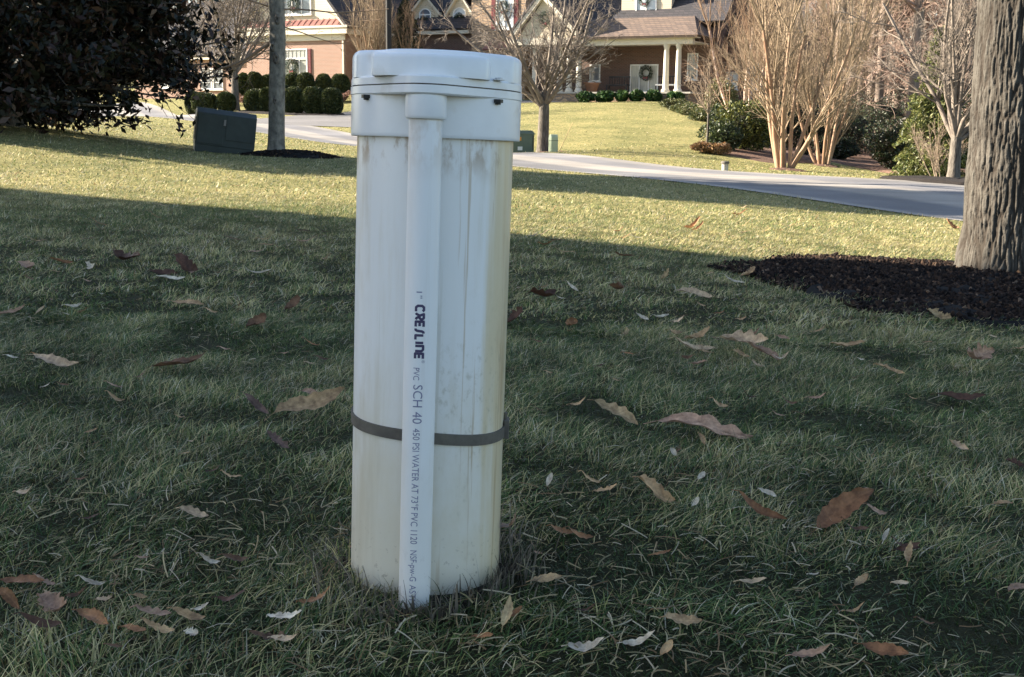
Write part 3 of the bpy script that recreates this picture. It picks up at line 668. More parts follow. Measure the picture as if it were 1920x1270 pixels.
def mulch_ring(name, c, r, h, label, m='mulch', sy=1.0, chips=0, seed=0, cat='mulch bed'):
    rng = np.random.default_rng(seed); nr, na = 22, 72
    th = np.linspace(0,2*math.pi,na,endpoint=False); edge = 1+.06*np.sin(3*th+seed)+.05*np.sin(5*th+1)+.03*np.sin(11*th)+rng.normal(0,.012,na)
    V = []
    for i in range(nr+1):
        f = i/nr; x = c.x+r*f*edge*np.cos(th); y = c.y+r*sy*f*edge*np.sin(th)
        V.append(np.c_[x,y,hz(x,y)+h*(1-f**2.2)+rng.normal(0,.012,na)*min(1,r)*(f<.97)-.02*(f>.97)])
    V = np.concatenate(V); idx = np.arange((nr+1)*na).reshape(nr+1,na); nx = np.roll(idx,-1,1)
    Fq = np.stack([idx[:-1],idx[1:],nx[1:],nx[:-1]],-1).reshape(-1,4)
    if chips:
        n = chips; a = rng.uniform(0,6.283,n); f = np.sqrt(rng.uniform(0,1,n))*(1.02+.05*np.sin(a*7)+.03*np.sin(a*13+2)+np.abs(rng.normal(0,.025,n))); x = c.x+r*f*np.cos(a); y = c.y+r*sy*f*np.sin(a)
        z = hz(x,y)+h*(1-np.minimum(1,f)**2.2)+.006
        e = rng.normal(size=(n,3)); e[:,2] *= .35; e /= np.linalg.norm(e,axis=1)[:,None]; g = rng.normal(size=(n,3)); g[:,2] *= .4; s = np.cross(e,g); s /= np.linalg.norm(s,axis=1)[:,None]
        L_ = rng.uniform(.008,.03,n)[:,None]; W2 = rng.uniform(.003,.008,n)[:,None]; up = np.cross(e,s)*.003; P = np.c_[x,y,z]
        Q = np.stack([P-e*L_-s*W2-up,P+e*L_-s*W2-up,P+e*L_+s*W2-up,P-e*L_+s*W2-up,P-e*L_-s*W2+up,P+e*L_-s*W2+up,P+e*L_+s*W2+up,P-e*L_+s*W2+up],1).reshape(-1,3)
        b8 = np.arange(n)[:,None,None]*8+np.array([(0,3,2,1),(4,5,6,7),(0,1,5,4),(1,2,6,5),(2,3,7,6),(3,0,4,7)])[None]+len(V)
        cc = np.array([(.012,.009,.008),(.022,.015,.012),(.04,.026,.019),(.07,.045,.03),(.008,.007,.007),(.16,.11,.075)])[rng.choice(6,n,p=[.30,.26,.20,.10,.12,.02])]; cols = np.concatenate([np.full((len(V),3),.010), np.repeat(cc,8,0)]); V = np.concatenate([V,Q]); Fq = np.concatenate([Fq,b8.reshape(-1,4)])
    o = link(name, mesh_np(name, V, Fq, cols if chips else None), M['chips' if chips else m]); tag(o, label, cat, kind='stuff'); return o

# nearest tree at the right edge, with its dark mulch mound
T0 = gnd(1893, 531); MBk, MFr = gnd(1886, 505), gnd(1886, 633)
MRY = (MBk.y-MFr.y)/2; mulch_c = Vector((T0.x-.02, (MBk.y+MFr.y)/2, 0)); MRX = 1.27
mulch_ring('mulch', mulch_c, MRX, .05, 'dark shredded mulch mounded round the thick trunk at the right', sy=MRY/MRX, chips=60000, seed=3)
rng = np.random.default_rng(11)
tb = empty('lawn_tree', (T0.x,T0.y,T0.z+.01)); tag(tb, 'thick furrowed trunk rising from the dark mulch, nearest tree', 'tree')
def furrowed_bark():
    m, t, b = nodes('furrowed_bark'); b.inputs['Roughness'].default_value = .95; b.inputs['Specular IOR Level'].default_value = .15
    tc = t.nodes.new('ShaderNodeTexCoord')
    nz = t.nodes.new('ShaderNodeTexNoise'); nz.inputs['Scale'].default_value = 7; nz.inputs['Detail'].default_value = 5; t.links.new(tc.outputs['Object'], nz.inputs['Vector'])
    r = t.nodes.new('ShaderNodeValToRGB'); r.color_ramp.elements[0].position = .3; r.color_ramp.elements[1].position = .7
    r.color_ramp.elements[0].color = (.055,.051,.044,1); r.color_ramp.elements[1].color = (.125,.115,.098,1)
    t.links.new(nz.outputs[0], r.inputs[0])
    a = t.nodes.new('ShaderNodeAttribute'); a.attribute_name = 'col'
    mx = t.nodes.new('ShaderNodeMix'); mx.data_type = 'RGBA'; t.links.new(a.outputs['Fac'], mx.inputs[0]); mx.inputs[6].default_value = (.035,.028,.022,1); t.links.new(r.outputs[0], mx.inputs[7])
    t.links.new(mx.outputs[2], b.inputs['Base Color'])
    n2 = t.nodes.new('ShaderNodeTexNoise'); n2.inputs['Scale'].default_value = 70; n2.inputs['Detail'].default_value = 6; t.links.new(tc.outputs['Object'], n2.inputs['Vector'])
    bp = t.nodes.new('ShaderNodeBump'); bp.inputs['Distance'].default_value = .006; bp.inputs['Strength'].default_value = .9; t.links.new(n2.outputs[0], bp.inputs['Height']); t.links.new(bp.outputs[0], b.inputs['Normal'])
    return m
M['furrow'] = furrowed_bark()
def big_trunk():
    from mathutils import noise
    n, m = 330, 560; hgt = 3.6; V = np.zeros((m,n,3)); Cc = np.zeros((m,n))
    for i in range(m):
        z = hgt*i/(m-1); r = .226-.010*z+.030*max(0,1-z/.30)**2; cx = -.012*z; cy = .03*z
        for k in range(n):
            t = 2*math.pi*k/n
            wz = noise.noise(Vector((math.cos(t)*3,math.sin(t)*3,z*3)))
            p = Vector((math.cos(t+.05*wz)*9.5+.3*noise.noise(Vector((z*9,t*2,0))), math.sin(t+.05*wz)*9.5, z*3.7+.5*wz))
            dd = noise.voronoi(p)[0]; e1 = dd[1]-dd[0]
            dd = noise.voronoi(p*2.3+Vector((7,3,1)))[0]; e2 = dd[1]-dd[0]
            ridge = min(1, e1*4.5)*(.45+.55*min(1, e2*4.0))
            fl = 1+.07*max(0,1-z/.3)*math.sin(5*t+1)
            rr = r*fl-.011*(1-ridge)+.005*noise.noise(p*1.1)+.002*noise.noise(p*5)
            V[i,k] = (cx+rr*math.cos(t), cy+rr*math.sin(t), z); Cc[i,k] = ridge
    idx = np.arange(m*n).reshape(m,n); nx = np.roll(idx,-1,1)
    return mesh_np('trunk', V.reshape(-1,3), np.stack([idx[:-1],nx[:-1],nx[1:],idx[1:]],-1).reshape(-1,4), cols=np.repeat(Cc.reshape(-1,1),3,1), smooth=True)
link('trunk', big_trunk(), M['furrow'], tb)
lv_big = [dict(k=7,wob=.09,up=.06,c=7,tmin=.25,lr=.6,rr=.6),dict(k=6,wob=.14,up=.03,c=6,lr=.55,rr=.55),dict(k=5,wob=.2,up=.02,c=5,lr=.5),dict(k=4,wob=.25)]
link('crown', crown_mesh('crown', starts_up(6, 3.4, 3.2, .09, (.3,1.0), rng, base=(-.13,.1)), lv_big, rng), M['twig_grey'], tb)

# tree on the left lawn beside the green cabinet
TA = gnd(521, 291)
k = 20.9/2200
ta = trunk_mesh('trunk', [(-.03,0,-.1),(-.005,0,.5),(.02,.0,1.2),(.05,0,2.0),(.045,0,2.9),(.12,.1,4.2)], [.150,.135,.130,.128,.12,.09], n=28, rng=np.random.default_rng(4), bumpy=.06, sub=10)
rng = np.random.default_rng(5)
A_ = starts_up(5, 4.1, 2.4, .05, (.3,.9), rng, base=(.12,.1))
low = (np.array([[-.1,0,1.88],[-.1,0,1.85],[.1,0,2.45],[.1,0,2.6],[-.1,.02,2.5],[.05,-.02,2.2]]), np.array([[-.9,-.1,-.32],[-.75,.2,-.7],[.9,.1,.0],[.8,-.1,.55],[-.9,.1,.25],[.9,.2,-.35]],float), np.array([1.5,1.1,1.9,1.6,1.5,1.3]), np.array([.028,.016,.016,.016,.015,.012]))
st = tuple(np.concatenate([a,b]) for a,b in zip(A_, low))
ca = crown_mesh('crown', st, [dict(k=7,wob=.10,up=.03,c=5,tmin=.3,lr=.55,rr=.55),dict(k=5,wob=.16,up=.02,c=3,lr=.5),dict(k=4,wob=.2)], rng)
tree('street_tree', TA, 'slim straight grey trunk with knots, right of the dark green cabinet', 'tree', ta, ca, 'bark_pale', 'twig_brown')
ta_o = bpy.data.objects[-1] if False else [o for o in bpy.data.objects if o.get('label','').startswith('slim straight grey trunk')][0]
for (u_,v_,rr_) in ((528,40,.045),(526,112,.05),(519,90,.04),(524,190,.03)):
    q_ = at(u_,v_,20.9)-TA; kb = MB(); kb.lathe([(rr_*1.5,0),(rr_*1.2,.02),(rr_*.8,.035),(rr_*.35,.022),(.004,.012)],14); ko = kb.build('knot', M['bark'], ta_o, smooth=60)
    ko.location = (q_.x, -.115, q_.z); ko.rotation_euler = (R_(90),0,0); ko.scale = (.8,1.5,1)
mulch_ring('mulch', TA+Vector((.25,-.1,0)), .85, .09, 'dark mulch ring round the slim trunk beside the green cabinet', sy=1.0, seed=5, chips=1500)

def yard_tree(u, v, label, trunk_h, r, H_, limbs, spread, seed, tm='bark', cm='twig_grey', levels=None, y=None, lean=0, name='street_tree', low=None, minr=.006):
    g = gnd(u, v) if y is None else on(u, y); rng = np.random.default_rng(seed)
    t = trunk_mesh('trunk', [(0,0,-.1),(lean*.4,0,trunk_h*.5),(lean,0,trunk_h),(lean*1.3,.05,trunk_h*1.35)], [r,r*.88,r*.8,r*.5], n=14, rng=rng)
    p,d,Ls,rs_ = starts_up(limbs, trunk_h*.98, H_, r*.44, spread, rng, base=(lean,0), jz=trunk_h*.06)
    c = crown_mesh('crown', (p,d,Ls,rs_), levels or [dict(k=8,wob=.07,up=.05,c=9,tmin=.12,ang=(.5,1.0),lr=.55,rr=.5),dict(k=6,wob=.13,up=.04,c=7,tmin=.15,lr=.5,rr=.6),dict(k=5,wob=.2,up=.03,c=5,tmin=.15,lr=.5,rr=.6),dict(k=4,wob=.3)], rng, minr=minr)
    return tree(name, g, label, 'tree', t, c, tm, cm)
yard_tree(445, 207, 'bare spreading tree rising behind the round boxwoods left of the slim trunk', 1.9, .21, 4.6, 14, (.1,1.35), 21, y=59, minr=.012)
yard_tree(1017, 289, 'bare many-limbed tree behind the small utility box across the road', 1.35, .18, 3.2, 12, (.08,1.15), 22, y=34.5, lean=.03)
mulch_ring('mulch', on(1035,34.3), .95, .08, 'mulch ring behind the pale green pedestal across the road', sy=1.3, seed=8, m='red_mulch')
yard_tree(1787, 339, 'bare forked tree across the road beside the feathery evergreen', .70, .115, 2.9, 13, (.05,.95), 26, tm='bark', cm='twig_grey', minr=.0045)
yard_tree(1325, 272, 'small slender bare tree in the bed on the lawn slope', .85, .035, 1.3, 8, (.15,.8), 24, cm='twig', levels=[dict(k=6,wob=.08,up=.07,c=7,tmin=.15,lr=.5,rr=.6),dict(k=5,wob=.15,up=.05,c=4,lr=.5),dict(k=4,wob=.2)], y=31, minr=.006)
yard_tree(72, 216, 'grey trunk showing beneath the dark magnolia at the far left', 3.2, .17, 4, 6, (.2,1.0), 25, y=34, minr=.008)
# crape myrtles
def myrtle(u, v, y, n, hgt, seed, label, r=.05, spread=(.05,.5), name='crape_myrtle', cm='myrtle_twig', tm='myrtle_bark', wob=.045, c1=6, c2=5):
    g = on(u, y) if y else gnd(u, v); rng = np.random.default_rng(seed); o = empty(name, g); tag(o, label, 'tree')
    p,d,Ls,rs_ = starts_up(n, 0, hgt*.55, r, spread, rng, jz=0, rad0=.13); p[:,2] = -.05
    P, Rd = grow(p,d,Ls,rs_,9,rng,wob,.035,.5); V, Fq = tubes_np(P,Rd,8)
    link('trunk', mesh_np('trunk', V, Fq, smooth=True), M[tm], o)
    e = P[:,-1]; de = P[:,-1]-P[:,-2]
    s2 = spawn(P,Rd,Ls,9,rng,.22,(.15,.65),.70,.42)
    s3 = (np.repeat(e,3,0), np.repeat(de/np.linalg.norm(de,axis=1)[:,None],3,0)+rng.normal(0,.22,(3*n,3)), np.full(3*n,hgt*.42), np.repeat(rs_*.34,3))
    st = tuple(np.concatenate([a,b]) for a,b in zip(s2,s3))
    c = crown_mesh('crown', st, [dict(k=7,wob=.07,up=.05,c=c1,tmin=.12,ang=(.25,.7),lr=.6,rr=.6),dict(k=5,wob=.09,up=.05,c=c2,tmin=.1,ang=(.25,.8),lr=.5,rr=.6),dict(k=4,wob=.1,up=.03)], rng, sides=(5,4,3,3), minr=.0036)
    link('crown', c, M[cm], o); return o
myrtle(1472, 319, 26.8, 10, 5.6, 31, 'large vase-shaped crape myrtle with orange stems across the road', r=.062, spread=(.04,.60))
myrtle(1543, 313, 30, 9, 4.9, 32, 'smaller crape myrtle with pale stems right of the large one', r=.045, spread=(.05,.50))
mulch_ring('mulch', on(1478,26.6), .45, .05, 'small mulch patch under the large crape myrtle', seed=9, m='red_mulch')
mulch_ring('mulch', on(1550,29.9), .35, .05, 'small mulch patch under the smaller crape myrtle', seed=10, m='red_mulch')
myrtle(703, 180, 69, 10, 7.5, 33, 'tall bare multi-stemmed tree in front of the brick garage side wall', r=.08, spread=(.03,.28), name='multi_stemmed_tree', c1=6, c2=4)
myrtle(760, 180, 70, 7, 5.5, 34, 'dim bare shrubby tree beside the dark lamp post', r=.05, spread=(.05,.4), name='multi_stemmed_tree', cm='twig_brown', tm='bark', c1=5, c2=4)
myrtle(1402, 240, 38, 5, 7.5, 35, 'leaning birch with pale peeling stems beside the yellow-green shrub', r=.075, spread=(.08,.42), name='birch', cm='twig_brown', tm='white_bark')
# lamp post in front of the house
lp = empty('lamp_post', on(731,66)); tag(lp, 'tall dark post standing in front of the garage roof, left of the dormers', 'post')
MB().tube([(0,0,-.2),(0,0,7.5)],[.17,.15],12).build('post', M['black'], lp, smooth=40)
MB().lathe([(.23,-.2),(.23,.35),(.19,.45),(.16,.46)],12).build('post_base', M['black'], lp)

# ------------------------------------------------------------------ leafy shrubs
def blob_foliage(rx, ry, rz_, n, size, pal, seed, aspect=.6, fill=.55, z0=0, lump=.12, lf=3, box=False):
    rng = np.random.default_rng(seed); d = rng.normal(size=(n,3)); d /= np.linalg.norm(d,axis=1)[:,None]
    ph = rng.uniform(0,6.28,(6,)); fr = rng.normal(0,lf,(6,3)); l = sum(np.sin(d@fr[j]+ph[j]) for j in range(6))/6*lump*2
    rr = (fill+(1-fill)*rng.uniform(0,1,n)**.4)*(1+l)
    
    if box: d = d/(np.abs(d)**2.5).sum(1)[:,None]**(1/2.5)
    P = d*rr[:,None]*np.array([rx,ry,rz_])+np.array([0,0,rz_+z0]); P[:,2] = np.maximum(P[:,2], .02)
    V, Fq, C = leaf_quads(P, size, rng, pal, aspect, nrm=d*.5)
    return mesh_np('foliage', V, Fq, C)
def core(rx, ry, rz_, z0=0, s=.78):  # one closed solid filling the shrub, no separate stems
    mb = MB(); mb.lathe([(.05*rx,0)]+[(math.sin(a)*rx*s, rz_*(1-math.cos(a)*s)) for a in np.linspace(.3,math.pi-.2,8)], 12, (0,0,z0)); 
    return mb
PB = [(.04,.055,.018),(.06,.075,.022),(.025,.038,.015),(.10,.11,.035)]
M['core'] = mat('shaded_core', (.012,.012,.008),(.03,.028,.016), 12, .95)  # near-black colour puts the shade between the leaves into the core
def boxwood(name, loc, rx, rz_, n, seed, label, cat, group=None, pal=PB, size=.045, proto=None):
    o = empty(name, loc, 0); tag(o, label, cat, group)
    link('foliage', blob_foliage(rx*1.12, rx*1.0, rz_*1.04, int(n*4), .12, pal, seed, lump=.05, fill=.86, box=True), M['foliage'], o)
    core(rx, rx, rz_).build('stems', M['core'], o)
    return o
# row of clipped boxwoods beside the road (pixel centre, bottom, width, height)
bx = [(368,208,28,40),(387,209,42,36),(428,210,30,34),(483,216,38,38),(505,212,30,42),(533,208,30,48),(553,208,36,46),(590,208,38,48),(624,210,36,47)]
lab = ['tall clipped boxwood at the left end of the road-side row','round boxwood standing just above the dark green cabinet','boxwood close by the left of the bare spreading tree trunk',
       'round boxwood just left of the slim straight trunk','boxwood directly behind the slim straight trunk','clipped boxwood just right of the slim straight trunk','second boxwood right of the slim straight trunk','second boxwood from the white well pipe','boxwood nearest the white well pipe in the road-side row']
for i, (u,v,wd,ht) in enumerate(bx):
    y = 58.0-.2*i; k = y/2200; g = on(u,y); boxwood('boxwood', g, wd*k/2, ht*k/2, 2600, 50+i, lab[i], 'shrub', 'clipped boxwoods in the row beside the road')
bx2 = [(455,162,26,22),(478,160,28,23),(502,162,24,20),(517,163,22,22),(548,163,28,24),(572,164,34,24),(606,164,26,23),(638,165,31,24)]
for i, (u,v,wd,ht) in enumerate(bx2):
    y = 67.0-.1*i; k = y/2200; p = at(u,v,y); z = gz(p.x,p.y); top = at(u,v-ht,y).z; rzz = max(.5,(top-z)/2)
    boxwood('boxwood', (p.x,p.y,z), wd*k/2, rzz, 1800, 70+i, ['round boxwood by the brick wall, leftmost of the upper row','second round boxwood of the upper row along the brick wall','third round boxwood of the upper row along the brick wall','boxwood left behind the slim trunk in the upper row','round boxwood under the lower wreathed garage window','broad boxwood right of the lower wreathed garage window','second boxwood from the right along the brick garage','boxwood by the garage corner and downspout'][i], 'shrub', 'round boxwoods along the brick garage')
def hedge(u0, u1, y, hgt, dep, n, pal, label, name='hedge', seed=1, size=.06, cat='hedge'):
    a, b = on(u0,y), on(u1,y); rng = np.random.default_rng(seed); t = rng.uniform(0,1,n); x = a.x+(b.x-a.x)*t; yy = y+rng.uniform(-dep/2,dep/2,n)
    top = hgt*(1+.12*np.sin(x*4)+.1*np.sin(x*9+1)); z = hz(x,yy)+top*rng.uniform(0,1,n)**.5
    V, Fq, C = leaf_quads(np.c_[x,yy,z], size, rng, pal, .4); o = link(name, mesh_np(name, V, Fq, C), M['foliage']); tag(o, label, cat); return o
hedge(415, 665, 65.6, .55, 1.0, 9000, [(.28,.14,.10),(.22,.12,.09),(.34,.20,.14),(.16,.09,.07)], 'low reddish bare hedge in front of the upper boxwood row', seed=5)
# bed under the road-side boxwoods
def bed(poly_uvy, name, label, m, seed=0, lift=.03):
    P = [Vector(on(u,y).xy) for u,y in poly_uvy]; xs = [p.x for p in P]; ys = [p.y for p in P]; c = sum(P, Vector((0,0)))/len(P)
    n = 60; ring = resample(P+[P[0]], n+1)[:-1]; rng = np.random.default_rng(seed); V = []; nr = 10
    for i in range(nr+1):
        f = i/nr; x = c.x+(ring[:,0]-c.x)*f; y = c.y+(ring[:,1]-c.y)*f; V.append(np.c_[x,y,hz(x,y)+lift*(1 if i<nr else -1)+rng.normal(0,.008,n)])
    V = np.concatenate(V); idx = np.arange((nr+1)*n).reshape(nr+1,n); nx = np.roll(idx,-1,1)
    Fq = np.stack([idx[:-1],idx[1:],nx[1:],nx[:-1]],-1).reshape(-1,4); 
    e1 = V[Fq[200,1]]-V[Fq[200,0]]; e2 = V[Fq[200,2]]-V[Fq[200,0]]
    if np.cross(e1,e2)[2] < 0: Fq = Fq[:,::-1]
    o = link(name, mesh_np(name, V, Fq, smooth=True), M[m]); tag(o, label, 'mulch bed', kind='stuff'); return [tuple(p) for p in P]
beds = []
beds.append(bed([(455,59.5),(650,59.5),(655,57),(640,55),(540,54.8),(430,56)], 'mulch', 'dark mulch strip under the road-side boxwoods', 'mulch', lift=.05))
beds.append(bed([(1312,33),(1335,29.3),(1460,28.5),(1560,31),(1720,27.5),(1800,24),(1960,26),(1960,60),(1500,66),(1380,60),(1352,50),(1335,40)], 'mulch', 'dark mulch and leaf litter of the wooded bed across the road', 'red_mulch', lift=.04))
beds.append(bed([(1640,20.8),(1725,19.3),(1840,18.4),(1960,18.2),(1960,22),(1840,22.3),(1700,21.6)], 'mulch', 'dark mulch at the road edge around the forked tree', 'mulch', lift=.05))
# foundation shrubs in front of the porch
PL = [(.035,.085,.02),(.05,.12,.03),(.025,.05,.018),(.10,.17,.05)]
for i, (u,v,wd,ht) in enumerate([(1095,188,32,17),(1130,189,36,17),(1163,192,24,14),(1190,192,26,14),(1222,194,32,17),(1262,194,30,16)]):
    y = 66.3-.2*i; k = y/2200; g = on(u,y); top = at(u,v-ht,y).z; rzz = max(.3,(top-g.z)/2)
    o = empty('laurel_shrub', g); tag(o, ['glossy green shrub at the left end of the porch bed','broad glossy shrub under the small porch window','low shrub left of centre under the porch','low shrub just left of the curtained porch door','leafy shrub below the curtained porch door','green shrub under the two right-hand porch columns'][i], 'shrub', 'green shrubs in front of the porch')
    link('foliage', blob_foliage(wd*k/2, .6, rzz, 1600, .16, PL, 90+i, fill=.5, lump=.2), M['foliage'], o); core(wd*k/2, .6, rzz, s=.6).build('stems', M['core'], o)
for i, (u,y,rx,h) in enumerate([(1262,61,.8,.5),(1282,57,.8,.5),(1300,53,.8,.5),(1318,49,.7,.45)]):
    o = empty('juniper', on(u,y)); tag(o, ['olive juniper below the right end of the porch','second olive juniper down the bed edge from the porch','third olive juniper down the bed edge from the porch','lowest olive juniper on the bed edge above the small bare tree'][i], 'shrub', 'junipers along the lawn edge')
    link('foliage', blob_foliage(rx, .7, h/2, 2200, .12, [(.07,.09,.03),(.10,.11,.035),(.04,.055,.02),(.14,.13,.05)], 110+i, fill=.4, lump=.25, aspect=.3), M['foliage'], o); core(rx, .7, h/2, s=.6).build('stems', M['core'], o)
def shrub(u, y, rx, ry, h, n, size, pal, seed, label, name='shrub', aspect=.4, fill=.35, lump=.3, z0=0):
    o = empty(name, on(u,y)); tag(o, label, 'shrub'); link('foliage', blob_foliage(rx, ry, h/2, n, size, pal, seed, fill=fill, lump=lump, aspect=aspect, z0=z0), M['foliage'], o)
    core(rx, ry, h/2, z0, s=.5).build('stems', M['core'], o); return o
YG = [(.13,.15,.035),(.18,.18,.045),(.07,.09,.025),(.04,.05,.02)]
DG = [(.02,.035,.015),(.03,.05,.02),(.012,.02,.01),(.05,.07,.025)]
OR = [(.24,.12,.05),(.20,.12,.06),(.14,.10,.05),(.30,.19,.09)]
shrub(1395, 31.5, .85, .7, 1.25, 5200, .10, YG, 120, 'bright yellow-green shrub in the bed left of the large crape myrtle', 'azalea')
shrub(1425, 33, .55, .6, 1.35, 3000, .10, YG, 121, 'yellow-green shrub close behind the bright one, under the birch')
shrub(1360, 30.6, .5, .5, .7, 2600, .09, YG[2:]+DG, 122, 'dark low shrub in the bed in front of the yellow-green shrub')
shrub(1318, 29.8, .34, .3, .30, 1500, .07, OR, 123, 'orange-brown low shrub at the foot of the small bare tree')
shrub(1345, 29.7, .3, .3, .3, 1200, .07, OR, 124, 'little rust-coloured plant beside the orange-brown shrub')
shrub(1372, 42, 1.1, 1.0, 1.3, 4200, .12, DG+[(.10,.12,.04)], 125, 'dark evergreen shrub on the slope behind the small bare tree')
shrub(1345, 50, .7, .7, 1.7, 3000, .12, [(.16,.17,.06),(.10,.12,.04),(.22,.20,.08)], 126, 'olive shrub at the right corner of the porch')
for i,(u,y,rx,h) in enumerate([(1450,38,1.2,1.8),(1510,38,1.5,2.2),(1580,40,1.7,2.0),(1570,33,.5,.6),(1640,46,2.0,2.2),(1680,30,.7,1.1),(1715,33,1.1,1.5),(1850,30,1.6,2.2),(1930,34,2,2.6)]):
    shrub(u, y, rx, rx*.8, h, 6500, .075, DG+[(.08,.06,.035),(.05,.04,.025)], 130+i, ['dark shrub left behind the large crape myrtle','dark evergreen shrub between the two crape myrtles','broad dark shrub behind the smaller crape myrtle','knee-high dark green shrub right of the smaller crape myrtle','wide dark shrub at the wood edge','small dark shrub left of the feathery evergreen','dark holly behind the feathery evergreen','dark shrub behind the forked tree','dark shrub at the right edge of the wood'][i], 'evergreen_shrub')
# feathery conifer
def conifer(u, y, h, r, label, seed, pal, n=260, name='conifer', size=.10):
    rng = np.random.default_rng(seed); o = empty(name, on(u,y)); tag(o, label, 'tree')
    MB().tube([(0,0,-.1),(0,0,h*.95)],[.07,.02],8).build('trunk', M['bark'], o)
    zz = h*(.03+.95*rng.uniform(0,1,n)**1.2); a = rng.uniform(0,6.283,n); ln = r*(1-zz/h)**.75*rng.uniform(.65,1.1,n)+.1
    P = []
    for z,t,l in zip(zz,a,ln):
        m = int(30+90*l); s = rng.uniform(.12,1,m)**.8; w_ = .22*l*(1-s*.6); off = rng.normal(0,1,m)*w_
        P.append(np.c_[l*s*math.cos(t)-off*math.sin(t), l*s*math.sin(t)+off*math.cos(t), z+l*.10*s-l*.42*s**2+rng.normal(0,.025,m)-np.abs(off)*.3])
    P = np.concatenate(P); V, Fq, C = leaf_quads(P, size, rng, pal, .28); link('foliage', mesh_np('foliage', V, Fq, C), M['foliage'], o); return o
conifer(1748, 24.5, 3.1, .85, 'feathery yellow-green evergreen left of the forked tree across the road', 141, [(.10,.125,.035),(.15,.165,.05),(.05,.07,.025),(.19,.19,.07)], n=300, size=.09)
conifer(762, 71, 5.6, 1.9, 'dark conical evergreen against the house left of the dormers', 142, DG, n=300, size=.2)
# thin bare shrub by the forked tree
myrtle(1768, 336, 21.6, 9, 1.15, 36, 'thin twiggy shrub at the foot of the forked tree', r=.012, spread=(.1,.5), name='twiggy_shrub', cm='twig', tm='twig', c1=3, c2=2)

# magnolia at the left edge
def magnolia():
    rng = np.random.default_rng(150); g = on(10, 19); o = empty('magnolia', g); tag(o, 'large dark broad-leaved magnolia with leaves to the ground at the left edge', 'tree')
    link('trunk', trunk_mesh('trunk', [(0,0,-.1),(.05,0,1.2),(0,.1,3),(.1,0,6)], [.24,.20,.15,.05], rng=rng), M['bark'], o)
    nb = 340; z = .62+6.2*rng.uniform(0,1,nb)**1.15; a = rng.uniform(0,6.283,nb)
    ln = 3.45*np.clip(1.08-(z/7.4),.05,1)**.65*rng.uniform(.72,1.08,nb)
    p = np.c_[np.zeros(nb),np.zeros(nb),z*.92]; d = np.c_[np.cos(a),np.sin(a),np.full(nb,.10)-.12*(z<1.5)]
    P, Rd = grow(p,d,ln,.018+.02*ln/3,8,rng,.05,.012,.3); V, Fq = tubes_np(P,Rd,5); V2 = [V]; F2 = [Fq]
    s = spawn(P,Rd,ln,9,rng,.25,(.4,1.0),.32,.5); P2, R2 = grow(*s[:3],np.maximum(s[3],.006),5,rng,.1,.03,.5); v_, f_ = tubes_np(P2,R2,4); V2.append(v_); F2.append(f_+len(V))
    link('branches', mesh_np('branches', np.concatenate(V2), np.concatenate(F2), smooth=True), M['bark'], o)
    # whorls of leaves along every twig end
    ends = np.concatenate([P2[:,-1],P2[:,-2],P2[:,-3],P[:,-1],P[:,-2],P[:,-3]]); nl = 12
    lw = -.55+ends[:,0]*.45; ends[:,2] = np.where((ends[:,0] < 1.2)&(ends[:,2] < 1.7), .12+(ends[:,2]-.5)*1.3, ends[:,2]); ends = ends[(ends[:,2] > .75)|((ends[:,0] < .9)&(ends[:,2] > .08))|(rng.uniform(0,1,len(ends)) < .25)]
    m_ = 1100; aa = rng.uniform(0,6.283,m_); r_ = rng.uniform(1.2,3.3,m_); sk = np.c_[r_*np.cos(aa), r_*np.sin(aa), rng.uniform(.05,1.5,m_)]; ends = np.concatenate([ends, sk[sk[:,0]+sk[:,2]*.9 < 1.9]])
    Q = np.repeat(ends,nl,0)+rng.normal(0,.085,(len(ends)*nl,3))
    V, Fq, C = leaf_quads(Q, .145, rng, [(.008,.010,.006),(.012,.014,.008),(.028,.014,.010),(.016,.018,.010),(.055,.032,.022)], .42)
    link('crown', mesh_np('crown', V, Fq, C), M['magnolia'], o)
    # long low bough reaching right under the skirt of leaves
    bo = MB(); b0 = Vector((.1,0,.75)); pts = [b0]
    for i, (u,v) in enumerate([(60,180),(110,190),(150,196),(200,199),(250,196)]): q = at(u,v,18.2)-g; pts.append(q)
    bo.tube(pts, [.05,.04,.03,.026,.018,.008], 6); bo.build('low_bough', M['bark'], o, smooth=60)
    Q = np.array([list(at(u_,v_,18.2)-g) for u_,v_ in ((205,183),(212,188),(240,186),(246,193),(252,180),(232,180),(300,180),(296,172),(306,186))]); Q = np.repeat(Q,9,0)+rng.normal(0,.05,(81,3))
    V, Fq, C = leaf_quads(Q, .13, rng, [(.010,.016,.008),(.02,.018,.012)], .42); link('bough_leaves', mesh_np('bough_leaves', V, Fq, C), M['magnolia'], o)
M['magnolia'] = attr_mat('magnolia_leaf', .42, .04, .30)
magnolia()

